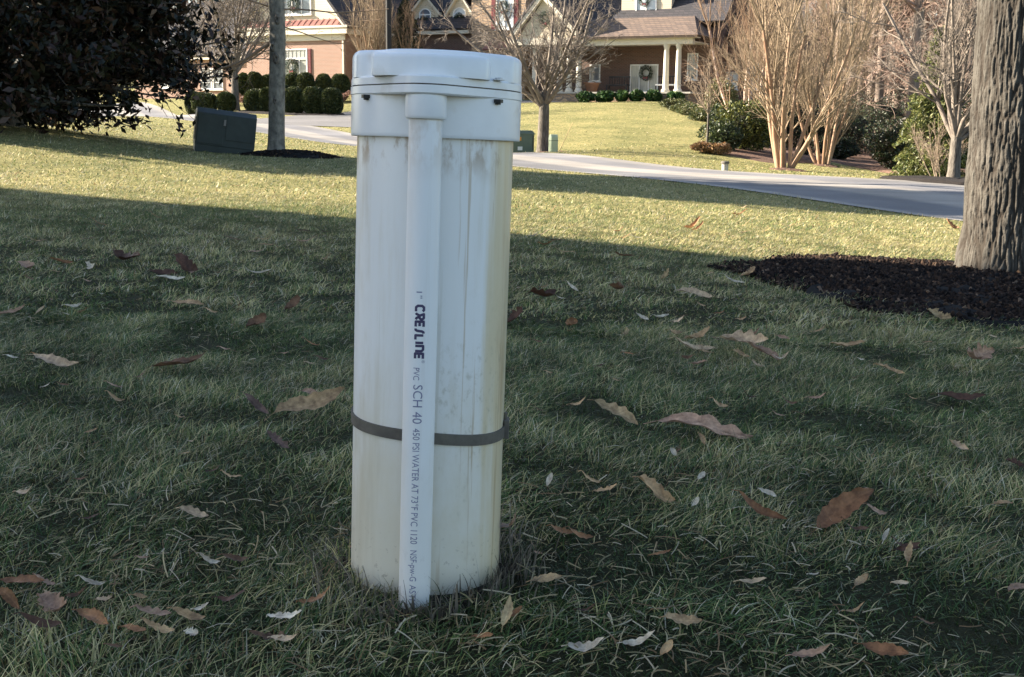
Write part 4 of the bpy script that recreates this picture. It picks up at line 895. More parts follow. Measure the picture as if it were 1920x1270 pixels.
# ------------------------------------------------------------------ woods behind
def woods():
    rng = np.random.default_rng(200); protos = []
    for i in range(6):
        hh = rng.uniform(13,17); r = rng.uniform(.13,.24); ln = rng.normal(0,.5)
        t = trunk_mesh('trunk', [(0,0,-.3),(ln*.2,0,hh*.3),(ln*.5,.1,hh*.6),(ln,0,hh)], [r,r*.85,r*.65,r*.2], n=9, rng=rng, sub=3)
        nb = 34; z = hh*(.10+.88*rng.uniform(0,1,nb)); a = rng.uniform(0,6.283,nb); x = np.interp(z,[0,hh*.3,hh*.6,hh],[0,ln*.2,ln*.5,ln])
        el = rng.uniform(.1,.9,nb); p = np.c_[x,np.zeros(nb),z]; d = np.c_[np.cos(a)*np.cos(el),np.sin(a)*np.cos(el),np.sin(el)]
        c = crown_mesh('crown', (p,d,rng.uniform(1.2,3.2,nb)*(1.15-z/hh*.5),rng.uniform(.02,.05,nb)), [dict(k=6,wob=.13,up=.05,c=7,tmin=.15,lr=.55,rr=.55),dict(k=5,wob=.2,up=.04,c=6,tmin=.1,lr=.55,rr=.6),dict(k=4,wob=.25)], rng, sides=(4,3,3), minr=.012)
        protos.append((t,c))
    spots = []
    for i in range(70): spots.append((rng.uniform(1340,2060), rng.uniform(46,100)))
    for i in range(16): spots.append((rng.uniform(1560,2000), rng.uniform(38,50)))
    for i in range(16): spots.append((rng.uniform(150,560), rng.uniform(92,125)))
    for i in range(14): spots.append((rng.uniform(600,1340), rng.uniform(95,130)))
    used = 0; first = {}
    for u, y in sorted(spots, key=lambda s: s[1]):
        if 1300 < u < 1520 and y < 72: continue
        if u < 1500 and 60 < y < 82: continue
        g = on(u,y); i = rng.integers(0,6); t, c = protos[i]
        if i not in first:
            o = empty('woodland_tree', g, rng.uniform(0,6)); link('trunk', t, M['wood_bark'], o); link('crown', c, M['wood_twig'], o); first[i] = o
        else:
            o = copy_tree(first[i]); o.location = g; o.rotation_euler = (0,0,rng.uniform(0,6))
        s = rng.uniform(.8,1.15); o.scale = (s,s,s)
        if u > 1340: tag(o, 'tall thin bare tree in the brown wood right of the brick house', 'tree', 'bare trees of the wood right of the house')
        else: tag(o, 'bare tree standing far behind the brick house', 'tree', 'bare trees far behind the house')
woods()
def far_wood():
    rng = np.random.default_rng(210); n = 520; u = rng.uniform(-300,2300,n); y = rng.uniform(118,165,n)
    x = (u-960)/F*y; keep = (u > 1300)|(u < 620)|(rng.uniform(0,1,n) < .5); x, y = x[keep], y[keep]; n = len(x); z = hz(x,y)
    h = rng.uniform(11,19,n); P = np.stack([np.c_[x,y,z-.3],np.c_[x+rng.normal(0,.4,n),y,z+h*.5],np.c_[x+rng.normal(0,.7,n),y,z+h]],1)
    V1, F1 = tubes_np(P, np.c_[np.full(n,.2),np.full(n,.14),np.full(n,.04)], 5)
    s = spawn(P, np.full((n,3),.05), np.full(n,5.), 14, rng, .08, (.4,1.2), .6, 1); P2, R2 = grow(*s[:3], np.full(len(s[0]),.04), 5, rng, .2, .05, .4); V2, F2 = tubes_np(P2,R2,3)
    s = spawn(P2, R2, s[2], 6, rng, .1, (.4,1.2), .6, .6); P3, R3 = grow(*s[:3], np.full(len(s[0]),.025), 4, rng, .2, .05, .5); V3, F3 = tubes_np(P3,R3,3)
    V = np.concatenate([V1,V2,V3]); Fq = np.concatenate([F1,F2+len(V1),F3+len(V1)+len(V2)])
    o = link('far_wood', mesh_np('far_wood', V, Fq), M['wood_twig']); tag(o, 'far bare brown wood closing the view behind the trunks', 'wood', kind='stuff')
    # brush on the wood floor
    n = 60000; u = rng.uniform(1430,2300,n); y = 42+100*rng.uniform(0,1,n)**1.2; x = (u-960)/F*y; hb = .9+.6*np.sin(x*.9)+.5*np.sin(x*.37+y*.5)
    z = hz(x,y)+np.abs(hb)*rng.uniform(0,1,n)
    V, Fq, C = leaf_quads(np.c_[x,y,z], .26, rng, [(.02,.025,.012),(.05,.04,.025),(.03,.035,.018),(.09,.06,.04)], .35)
    o = link('undergrowth', mesh_np('undergrowth', V, Fq, C), M['foliage']); tag(o, 'dark low undergrowth on the floor of the wood', 'undergrowth', kind='stuff')
far_wood()

# ------------------------------------------------------------------ utility boxes
def cabinet_near():
    g = on(418, 20.8); k = 20.8/2200; o = empty('utility_cabinet', g); o.rotation_euler = (0, R_(7), R_(17)); tag(o, 'dark green leaning electrical cabinet on the left lawn beside the slim trunk', 'utility box')
    w_, d_, h_ = .50, .42, .70
    MB().box(-w_+.01,-d_+.01,-.12,w_-.01,d_-.01,.10).build('base', M['steel_green'], o)
    MB().prism_x([(-d_,.10),(d_,.10),(d_,h_),(-d_+.16,h_+.02),(-d_,h_-.06)], -w_, w_).build('body', M['steel_green'], o, bevel=.008)
    for sx, wd in ((-1,'door'),(1,'door')):
        x0, x1 = (-w_+.03,-.04) if sx < 0 else (.0,w_-.03)
        MB().box(x0,-d_-.014,.13 if sx<0 else .22,x1,-d_-.002,h_-.09).build('door', M['steel_green'], o, bevel=.003)
    MB().box(-.05,-d_-.03,h_-.24,-.01,-d_-.015,h_-.14).build('handle', M['bolt'], o)
    MB().box(-w_-.012,-.3,.18,-w_-.001,.25,h_-.14).build('side_panel', M['steel_green'], o, bevel=.003)
    q = MB()
    for x in (-.35,.33): q.lathe([(.016,0),(.016,.012)],6,(x,-.1,h_+.012))
    q.build('bolt', M['bolt'], o)
cabinet_near()
def cabinet_far():
    g = on(1001, 33); o = empty('utility_cabinet', g); o.rotation_euler = (0,0,R_(38)); tag(o, 'small pale green electrical box with orange and white labels across the road', 'utility box')
    MB().box(-.40,-.02,-.2,.03,.60,.05).build('base', M['concrete'], o)
    MB().prism_x([(0,.05),(.58,.05),(.58,.60),(.12,.60),(0,.53)], -.78, 0).build('body', M['lit_green'], o, bevel=.006)
    MB().prism_x([(-.02,.53),(.11,.61),(.60,.61),(.60,.635),(.10,.635),(-.02,.555)], -.79, .012).build('lid', M['lit_green'], o)
    MB().box(-.56,-.010,.36,-.46,-.002,.46).build('warning_label', M['orange'], o)
    MB().box(-.58,-.010,.10,-.42,-.002,.20).build('paper_label', M['label'], o)
    MB().box(-.02,-.010,.10,-.05,-.001,.50).build('door_seam', M['black'], o)
cabinet_far()
def pedestal():
    g = on(1037, 32.0); o = empty('pedestal', g, R_(20)); tag(o, 'narrow pale green pedestal beside the far utility box', 'utility pedestal')
    MB().prism_x([(-.1,-.1),(.1,-.1),(.1,.40),(.06,.47),(-.06,.47),(-.1,.40)], -.10, .10).build('body', M['pale_green'], o, bevel=.012)
    MB().box(-.105,-.105,.30,.105,.105,.315).build('cap_seam', M['lit_green'], o)
pedestal()
a_, b_ = on(1046, 31.7), at(1074,230,31.9); o = MB().tube([(0,0,-.05), tuple(b_-a_)], [.013,.008], 6).build('marker_stake', M['fibre'], smooth=60); o.location = a_
tag(o, 'thin tan stake leaning to the right beside the pale green pedestal', 'stake')
g = on(1360, 24.2); o = empty('marker_stub', g); tag(o, 'short concrete post stub with a grey cap on the far road edge', 'post')
MB().lathe([(.065,-.05),(.068,.13)],18).build('stub', M['concrete'], o, smooth=40); MB().lathe([(.085,.131),(.088,.16),(.075,.185),(.01,.19)],18).build('stub_cap', M['band'], o, smooth=40)

# ------------------------------------------------------------------ the well pipe
AX0 = Vector((-.0841, 1.2888, H)); TX, TY = .0257, .0304
zc = Vector((TX,TY,1)).normalized(); xc = Vector((1,0,-TX)).normalized(); yc = zc.cross(xc)
base = AX0-Vector((TX,TY,1))*H
well = empty('well_pipe', (0,0,0)); tag(well, 'stout white plastic well casing with cap and side conduit in the shaded lawn', 'well pipe')
well.matrix_world = Matrix.Translation(base) @ Matrix((xc,yc,zc)).transposed().to_4x4()
def pvc(name, dirty=1.0, tint=(.77,.77,.76)):
    m, t, b = nodes(name); b.inputs['Roughness'].default_value = .34; b.inputs['Specular IOR Level'].default_value = .45
    N = t.nodes.new; Lk = t.links.new
    tc = N('ShaderNodeTexCoord'); sp = N('ShaderNodeSeparateXYZ'); Lk(tc.outputs['Object'], sp.inputs[0])
    def mapn(scale, loc, s, det=6, ro=.65):
        mp = N('ShaderNodeMapping'); mp.inputs['Scale'].default_value = scale; mp.inputs['Location'].default_value = loc; n = N('ShaderNodeTexNoise'); n.inputs['Scale'].default_value = s
        n.inputs['Detail'].default_value = det; n.inputs['Roughness'].default_value = ro; Lk(tc.outputs['Object'], mp.inputs[0]); Lk(mp.outputs[0], n.inputs[0]); return n.outputs[0]
    def mr(src, a, b_, c=0, d=1):
        n = N('ShaderNodeMapRange'); n.interpolation_type = 'SMOOTHSTEP'; Lk(src, n.inputs[0])
        for i, v in enumerate((a,b_,c,d)): n.inputs[1+i].default_value = v
        return n.outputs[0]
    def op(o_, a, b_=None):
        n = N('ShaderNodeMath'); n.operation = o_; 
        for i, v in enumerate((a,b_)):
            if v is None: continue
            if isinstance(v,(int,float)): n.inputs[i].default_value = v
            else: Lk(v, n.inputs[i])
        return n.outputs[0]
    cur = None
    def mix(fac, colr):
        nonlocal cur
        n = N('ShaderNodeMix'); n.data_type = 'RGBA'; Lk(fac, n.inputs[0])
        if cur is None: n.inputs[6].default_value = (*tint,1)
        else: Lk(cur, n.inputs[6])
        n.inputs[7].default_value = (*colr,1); cur = n.outputs[2]
    X_, Z_ = sp.outputs[0], sp.outputs[2]
    st = mapn((15,15,1.0),(2,0,0),1.4); bl = mapn((9,9,4),(3,1,0),1.3); fine = mapn((60,60,40),(0,0,0),2.2)
    low = op('ADD', mr(Z_, .42, .02), op('MULTIPLY', op('SUBTRACT', bl, .5), 1.1))
    mix(op('MULTIPLY', mr(low, .25, 1.05), .78*dirty), (.64,.57,.42))                       # cream discolouring low down
    mix(op('MULTIPLY', op('MULTIPLY', mr(st, .50, .70), mr(bl, .40, .62)), .55*dirty), (.52,.46,.34))                        # rain streaks
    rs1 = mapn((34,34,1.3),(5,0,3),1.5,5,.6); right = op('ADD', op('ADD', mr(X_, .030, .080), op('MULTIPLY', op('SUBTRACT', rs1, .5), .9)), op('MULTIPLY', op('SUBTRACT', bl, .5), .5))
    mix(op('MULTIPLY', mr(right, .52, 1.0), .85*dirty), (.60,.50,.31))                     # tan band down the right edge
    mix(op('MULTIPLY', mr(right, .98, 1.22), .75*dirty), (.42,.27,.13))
    mil = op('MULTIPLY', op('MULTIPLY', mr(fine, .50, .72), mr(bl, .44, .60)), mr(X_, -.02, .02))
    mix(op('MULTIPLY', op('MULTIPLY', mil, mr(Z_, .40, .22)), .55*dirty), (.34,.31,.22))   # mildew specks
    drip = op('MULTIPLY', mr(Z_, .465, .515), mr(mapn((16,16,7),(7,2,5),2.0), .46, .60))
    sh = mapn((70,70,1.6),(1,4,2),1.5,4,.6)
    mix(op('MULTIPLY', op('MULTIPLY', mr(sh, .58, .64), mr(X_, -.03, .06)), .6*dirty), (.40,.28,.15))   # thin brown runs
    mix(op('MULTIPLY', op('MULTIPLY', mr(sh, .36, .30), mr(Z_, .50, .30)), .30*dirty), (.46,.44,.36))
    spl = op('MULTIPLY', mr(mapn((90,90,90),(0,0,0),1.5,3), .60, .66), mr(Z_, .12, .03)); mix(op('MULTIPLY', spl, .45*dirty), (.16,.11,.07))   # mud splash
    mix(op('MULTIPLY', drip, .85*dirty), (.32,.21,.11))                                     # brown grime under the cap
    base_ = mr(op('ADD', Z_, op('MULTIPLY', bl, .06)), .09, .02); mix(op('MULTIPLY', base_, .7*dirty), (.30,.24,.15))
    Lk(cur, b.inputs['Base Color'])
    bp = N('ShaderNodeBump'); bp.inputs['Distance'].default_value = .0006; bp.inputs['Strength'].default_value = .25; Lk(st, bp.inputs['Height']); Lk(bp.outputs[0], b.inputs['Normal'])
    Lk(mr(st, .4, .7, .28, .5), b.inputs['Roughness'])
    return m
M['pvc'] = pvc('weathered_pvc', 1.0); M['pvc_clean'] = pvc('conduit_pvc', .35, (.77,.775,.78)); 
M['cap'] = mat('cap_plastic', (.72,.73,.74),(.78,.79,.80), 14, .30, bump=.03, bscale=200, spec=.5)
# faint scuffs and dirt on the cap
def dirty_cap():
    m = M['cap']; t = m.node_tree; b = t.nodes['Principled BSDF']; src = b.inputs['Base Color'].links[0].from_socket
    tc = t.nodes.new('ShaderNodeTexCoord'); n = t.nodes.new('ShaderNodeTexNoise'); n.inputs['Scale'].default_value = 28; n.inputs['Detail'].default_value = 7; t.links.new(tc.outputs['Object'], n.inputs['Vector'])
    r = t.nodes.new('ShaderNodeValToRGB'); r.color_ramp.elements[0].position = .60; r.color_ramp.elements[1].position = .78; r.color_ramp.elements[1].color = (.45,.45,.45,1); t.links.new(n.outputs[0], r.inputs[0])
    mx = t.nodes.new('ShaderNodeMix'); mx.data_type = 'RGBA'; t.links.new(r.outputs[0], mx.inputs[0]); t.links.new(src, mx.inputs[6]); mx.inputs[7].default_value = (.40,.33,.25,1); t.links.new(mx.outputs[2], b.inputs['Base Color'])
dirty_cap()
RC = .0842
prof = [(RC,-.12),(RC,.1),(RC,.3),(RC,.53)]
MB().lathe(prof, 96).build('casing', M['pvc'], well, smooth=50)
capo = MB().lathe([(.0905,.516),(.0908,.5165),(.0910,.520),(.0910,.564)], 96).build('cap_collar', M['cap'], well, smooth=50)
CX = -.0038
M['galv'] = mat('galvanised', (.45,.45,.46),(.6,.6,.6), 90, .4, metal=.3)
def hull_poly(R, rb, yb, n=72):                                     # convex outline: big circle plus the boss circle in front
    pts = [(R*math.cos(a), R*math.sin(a)) for a in np.linspace(0,2*math.pi,90,endpoint=False)]+[(CX+rb*math.cos(a), yb+rb*math.sin(a)) for a in np.linspace(0,2*math.pi,40,endpoint=False)]
    pts = sorted(set(pts)); 
    def half(ps):
        h = []
        for p in ps:
            while len(h) > 1 and (h[-1][0]-h[-2][0])*(p[1]-h[-2][1])-(h[-1][1]-h[-2][1])*(p[0]-h[-2][0]) <= 0: h.pop()
            h.append(p)
        return h
    h = half(pts)[:-1]+half(pts[::-1])[:-1]
    h.append(h[0]); d = np.r_[0,np.cumsum([math.dist(h[i],h[i+1]) for i in range(len(h)-1)])]; t = np.linspace(0,d[-1],n,endpoint=False); h = np.array(h)
    return np.c_[np.interp(t,d,h[:,0]), np.interp(t,d,h[:,1])]
def smooth_closed(P, n=140, it=2):
    P = np.array(P, float)
    for _ in range(it): Q = np.roll(P,-1,0); P = np.stack([.75*P+.25*Q,.25*P+.75*Q],1).reshape(-1,2)
    C_ = np.r_[P,P[:1]]; d = np.r_[0,np.cumsum(np.hypot(*np.diff(C_,axis=0).T))]; t = np.linspace(0,d[-1],n,endpoint=False)
    return np.c_[np.interp(t,d,C_[:,0]), np.interp(t,d,C_[:,1])]
def inset(P, s):                                                     # move the outline inwards by s metres
    T = np.roll(P,-1,0)-np.roll(P,1,0); T /= np.linalg.norm(T,axis=1)[:,None]; Nn = np.c_[-T[:,1],T[:,0]]; return P+Nn*s
def layers(name, P, prof, m):
    rings = [[(x,y,z) for x,y in inset(P,s)] for s,z in prof]; return MB().loft(rings).build(name, m, well, smooth=32)
flo = hull_poly(.0918, .030, -.094, 140); flu = hull_poly(.0912, .0295, -.0935, 140)
layers('cap_flange', flo, [(.0015,.5575),(0,.559),(0,.5665)], M['cap'])
layers('cap_gasket', flu, [(.0012,.5666),(.0012,.5678)], M['band'])
layers('cap_rim', flu, [(0,.5679),(0,.5745),(.0016,.5762)], M['cap'])
arc = [(.0905*math.cos(a), .0905*math.sin(a)) for a in np.radians(np.linspace(-22,200,40))]
hubp = [(-.0600,-.040),(-.0600,-.063),(-.0597,-.0905),(-.0590,-.0925),(-.0565,-.094),(-.035,-.1045),(-.006,-.1110),(.024,-.1045),(.047,-.092),(.0530,-.087),(.0560,-.083),(.0585,-.070),(.060,-.040)]
body = arc+[(-.0855,-.034),(-.0815,-.043),(-.0775,-.047),(-.066,-.052),(-.0600,-.0565),(-.045,-.078),(-.02,-.086),(.0,-.0885),(.02,-.086),(.045,-.076),(.0575,-.064),(.064,-.058),(.074,-.050),(.0815,-.043)]
bo_ = smooth_closed(body, 260, 1)
layers('cap_top', bo_, [(0,.5755),(0,.5965),(.0006,.5990),(.0022,.6015),(.0048,.6030),(.009,.6036)], M['cap'])
layers('cap_hub', smooth_closed(hubp, 160, 1), [(0,.5755),(0,.5925),(.0008,.5952),(.0030,.5972),(.0060,.5978)], M['cap'])
for px_, py_ in ((-.068,-.062),(.067,-.064)):
    if px_ > 0: q = MB(); q.lathe([(.0038,.5764),(.0038,.5785),(.0034,.579)],6,(px_,py_,0)); q.lathe([(.0062,.5762),(.0062,.5771)],16,(px_,py_,0)); q.build('bolt_head', M['galv'], well, smooth=30)
    q = MB(); q.lathe([(.0052,.5538),(.0052,.5573)],6,(px_,py_,0)); q.lathe([(.0030,.5520),(.0030,.5539)],12,(px_,py_,0)); q.build('nut', M['black'], well, smooth=30)
CY = -(RC+.0167)-.0005
MB().lathe([(.0167,.002-.05),(.0167,.548)],48,(CX,CY,0)).build('conduit', M['pvc_clean'], well, smooth=50)
MB().lathe([(.0190,.5335),(.0200,.5345),(.0206,.537),(.0206,.5574)],48,(CX,CY,0)).build('conduit_coupling', M['cap'], well, smooth=50)
# strap round the casing (slightly askew), with its clip at the right
bm_ = MB(); n = 120; rings = []
for k in range(n+1):
    a = 2*math.pi*k/n; x, y = math.cos(a), math.sin(a); z = .2035-.075*x*RC+.0012*math.sin(3*a)
    rings.append([(x*(RC+.0004),y*(RC+.0004),z-.0062),(x*(RC+.0024),y*(RC+.0024),z-.0058),(x*(RC+.0024),y*(RC+.0024),z+.0058),(x*(RC+.0004),y*(RC+.0004),z+.0062)])
bm_.loft(rings, cap=False); strap = bm_.build('strap', M['band'], well, smooth=40)
ck = MB(); ck.box(RC+.0005,-.012,.188,RC+.0065,.010,.209); ck.box(RC+.0005,-.004,.209,RC+.004,.004,.216); ck.build('clip', M['band'], strap, bevel=.001)

# printing on the conduit: reads downwards, tops of the letters to the right
INK = mat('print_ink', (.045,.035,.085),(.075,.065,.13), 60, .5); INK2 = mat('faded_print_ink', (.14,.14,.24),(.26,.27,.38), 90, .5, lo=.3, hi=.7)
def wrap(verts, zmid0, size_off=0):
    """(along, across) -> surface of the conduit; along runs down from zmid0, across runs to the right"""
    r = .0167+.00025; out = []
    for s, q in verts: th = q/r; out.append((CX+r*math.sin(th), CY-r*math.cos(th), zmid0-s))
    return out
def zpix(v):                                                         # pixel row -> height on the front of the conduit
    best = min(np.linspace(-.03,.56,600), key=lambda z: abs(proj(well.matrix_world @ Vector((CX,CY-.0167,z)))[1]-v)); return float(best)
MWi = cam.matrix_world.inverted()
def proj(p): q = MWi @ p; return 960-F*q.x/q.z, 635+F*q.y/q.z
def print_text(txt, v0, v1, height, qmid, m, name='lettering'):
    cu = bpy.data.curves.new('t','FONT'); cu.body = txt; cu.size = 1; cu.align_x = 'LEFT'; cu.resolution_u = 3; ob = bpy.data.objects.new('t', cu); COL.objects.link(ob)
    bpy.context.view_layer.update(); me = bpy.data.meshes.new_from_object(ob.evaluated_get(bpy.context.evaluated_depsgraph_get()))
    bpy.data.objects.remove(ob); bm = bmesh.new(); bm.from_mesh(me); bmesh.ops.triangulate(bm, faces=bm.faces); bmesh.ops.subdivide_edges(bm, edges=bm.edges[:], cuts=1)
    xs = [v.co.x for v in bm.verts]; z0, z1 = zpix(v0), zpix(v1); sx = (z0-z1)/(max(xs)-min(xs)); x_ = min(xs); sy = height/.70
    P = wrap([((v.co.x-x_)*sx, (v.co.y-.35)*sy+qmid) for v in bm.verts], z0)
    for v, p in zip(bm.verts, P): v.co = p
    bm.to_mesh(me); bm.free(); me.name = name; me.materials.clear(); o = link(name, me, m, conduit_o); return o
conduit_o = [c for c in well.children if c.name.startswith('conduit') and 'coupling' not in c.name][0]
bpy.context.view_layer.update()
def strokes(letters, v0, v1, height, qmid, thick, m):
    """round-cornered logo letters drawn as thick strokes; glyph cells are 1 wide and 1 tall"""
    G = {'C':[[(.85,.82),(.7,.98),(.3,.98),(.08,.75),(.08,.25),(.3,.02),(.7,.02),(.9,.02)]],
         'R':[[(.0,.02),(.15,.1),(.35,.5),(.15,.98),(.72,.98),(.88,.82),(.88,.62),(.72,.48),(.45,.46)],[(.5,.46),(.72,.1),(.95,.02)]],
         'E':[[(.88,.98),(.12,.98),(.12,.02),(.88,.02)],[(.12,.5),(.8,.5)]],
         'S':[[(.95,.98),(.72,.98),(.55,.8),(.45,.2),(.28,.02),(.05,.02)]],
         'L':[[(.12,.98),(.12,.02),(.85,.02)]], 'I':[[(.5,.98),(.5,.02)]],
         'n':[[(.12,.02),(.12,.98),(.65,.98),(.86,.8),(.86,.02)]]}
    W_g = {'C':1,'R':1,'E':.95,'S':.8,'L':.85,'I':.42,'n':1}
    z0, z1 = zpix(v0), zpix(v1); tot = sum(W_g[c]+.12 for c in letters); s = (z0-z1)/tot; mb = MB(); x = 0
    def disc(px, py, r): 
        k = len(mb.v); pts = wrap([(px+r*math.cos(a), py+r*math.sin(a)) for a in np.linspace(0,2*math.pi,13)[:-1]], z0); mb.add(pts, [tuple(range(12))])
    for c in letters:
        wg = W_g[c]
        for st_ in G[c]:
            pl = [((x+(a if c!='I' else .5)*wg)*s, (b-.5)*height*.86+qmid) for a,b in st_]
            for (a0,b0),(a1,b1) in zip(pl,pl[1:]):
                L_ = math.hypot(a1-a0,b1-b0); nx_, ny_ = -(b1-b0)/L_*thick/2, (a1-a0)/L_*thick/2; ns = 5
                for i in range(ns):
                    f0, f1 = i/ns, (i+1)/ns; q = [(a0+(a1-a0)*f+sg*nx_, b0+(b1-b0)*f+sg*ny_) for f, sg in ((f0,-1),(f1,-1),(f1,1),(f0,1))]; mb.add(wrap(q, z0), [(0,1,2,3)])
            for a0,b0 in pl[1:-1]: disc(a0,b0,thick*.49)
        x += wg+.12
    return mb.build('lettering', m, conduit_o)
print_text('1"', 548, 560, .0058, -.001, INK2)
strokes('CRESLInE', 573, 675, .0098, 0, .0026, INK)
print_text('®', 676, 681, .0030, .0045, INK2)
print_text('PVC', 690, 713, .0064, -.0022, INK2)
print_text('SCH 40', 723, 795, .0098, -.0002, INK2)
print_text('450 PSI WATER AT 73°F PVC 1120', 803, 1021, .0072, -.0008, INK2)
print_text('NSF-pw-G', 1032, 1090, .0070, -.0008, INK2)
print_text('ASTM D1785', 1097, 1180, .0070, -.0008, INK2)

# ------------------------------------------------------------------ fallen leaves
def leaf_mesh(seed, kind, L_, W2, curl, cup, twist):
    rng = np.random.default_rng(seed); nx_, ny_ = 22, 6; t = np.linspace(0,1,nx_); s = np.linspace(-1,1,ny_*2+1)
    if kind == 'long': w_ = np.sin(np.pi*np.clip(t,0,1)**.85)**.75*(1+.10*np.sin(t*38+rng.uniform(0,6)))
    elif kind == 'lobed': w_ = np.sin(np.pi*t**.8)**.6*(.72+.38*np.abs(np.sin(t*13+.6)))
    elif kind == 'oval': w_ = np.sin(np.pi*t)**.55
    elif kind == 'frag': w_ = np.sin(np.pi*t)**.5*(.75+.3*rng.uniform(-1,1,nx_))
    else: w_ = np.sin(np.pi*t**.9)**.7
    flip = rng.uniform() < .5; w_ = np.maximum(w_, .03); V = np.zeros((nx_,len(s),3)); ph = rng.uniform(0,6.28,3)
    for i,ti in enumerate(t):
        x = (ti-.5)*L_; zc_ = curl*L_*(1.5*ti**2.2 if flip else 1.5*(1-ti)**2.2)-curl*L_*.35*math.sin(ti*3.14)+.03*L_*math.sin(ti*7+ph[0]); an = twist*(ti-.5)
        y = s*w_[i]*W2/2; z = cup*np.abs(s)**1.7*W2*w_[i]+.05*W2*np.sin(ti*22+ph[1])*np.abs(s)+.02*W2*np.sin(s*9+ti*30)
        V[i,:,0] = x; V[i,:,1] = y*math.cos(an)-z*math.sin(an)+.05*L_*math.sin(ti*3+ph[2]); V[i,:,2] = y*math.sin(an)+z*math.cos(an)+zc_
    m_ = len(s); idx = np.arange(nx_*m_).reshape(nx_,m_); Fq = np.stack([idx[:-1,:-1],idx[1:,:-1],idx[1:,1:],idx[:-1,1:]],-1).reshape(-1,4)
    V = V.reshape(-1,3); vein = np.clip(1-np.abs(np.tile(s,nx_))*9,0,1)[:,None]; tt = np.repeat(t,m_)[:,None]; rib = (np.sin(tt*60+np.abs(np.tile(s,nx_))[:,None]*6)>.75)*.12
    V[:,2] -= V[:,2].min()
    # stem
    k0 = len(V); a = np.linspace(0,1,5); P = np.c_[-.5*L_-a*(.16 if kind in ('long','lobed') else .01)*L_, .05*L_*math.sin(ph[2])+0*a, curl*L_+0*a-a*.06*L_]; P[:,2] += V[idx[0,m_//2],2]-P[0,2]
    Vt, Ft = tubes_np(P[None], np.full((1,5),.0006), 4)
    return np.concatenate([V,Vt]), np.concatenate([Fq, Ft+k0]), np.concatenate([vein*.25+rib, np.full((len(Vt),1),.2)])
LC = {'tan':(.46,.31,.17),'pale':(.56,.42,.28),'white':(.64,.57,.46),'pink':(.40,.26,.18),'brown':(.17,.095,.055),'dark':(.10,.05,.032),'copper':(.24,.115,.055),'orange':(.31,.155,.07),'yellow':(.44,.33,.18),'purple':(.17,.11,.09)}
leafn = [0]
def leaf(u1, v1, u2, v2, col, kind='long', asp=.34, curl=.08, cup=.15, twist=.3, label=None, lift=.016, tilt=None, maxl=.17, name='fallen_leaf', cat='leaf', group='fallen leaves on the lawn', stand=0):
    leafn[0] += 1; sd = leafn[0]; rng = np.random.default_rng(1000+sd)
    c = gnd((u1+u2)/2,(v1+v2)/2); k = (c-CAM).length/F; du, dv = u2-u1, v2-v1; va = math.atan2(H, max(.3,c.y)); slant = min(1, abs(dv)/(abs(du)+1e-6))
    far_ = max(v1,v2) < 520; dv *= .3 if far_ else 1; slant *= .15 if far_ else 1; tau = (.06 if far_ else .20)+.50*slant+rng.uniform(-.06,.12)*(0.3 if far_ else 1); sn = math.sin(va+tau)
    asp *= .6 if far_ else 1; vec = Vector((du*k, -dv*k/sn*math.cos(tau), -dv*k/sn*math.sin(tau))); L_ = vec.length
    if L_ > maxl: vec *= maxl/L_; L_ = maxl
    V, Fq, sh = leaf_mesh(sd, kind, L_, L_*asp*(.78 if L_ > .05 else .95), curl, cup, twist)
    base_ = np.array(LC[col]); cols = base_[None]*(1+sh)*rng.uniform(.80,1.12)*(1+.12*np.sin(V[:,:1]*90/L_*.05+rng.uniform(0,6)))
    o = link(name, mesh_np(name, V, Fq, cols=cols, smooth=True), M['leaf'])
    xa = vec.normalized(); za = Vector((0,-math.sin(tau),math.cos(tau))); za = (za-xa*za.dot(xa)).normalized(); ya = za.cross(xa)
    o.matrix_world = Matrix.Translation((c.x,c.y,c.z+lift+abs(vec.z)*.40)) @ Matrix((xa,ya,za)).transposed().to_4x4() @ Matrix.Rotation(rng.normal(0,.12)+stand, 4, 'X') @ Matrix.Rotation(tilt or 0, 4, 'Y')
    tag(o, label or 'dry leaf', cat, group); return o
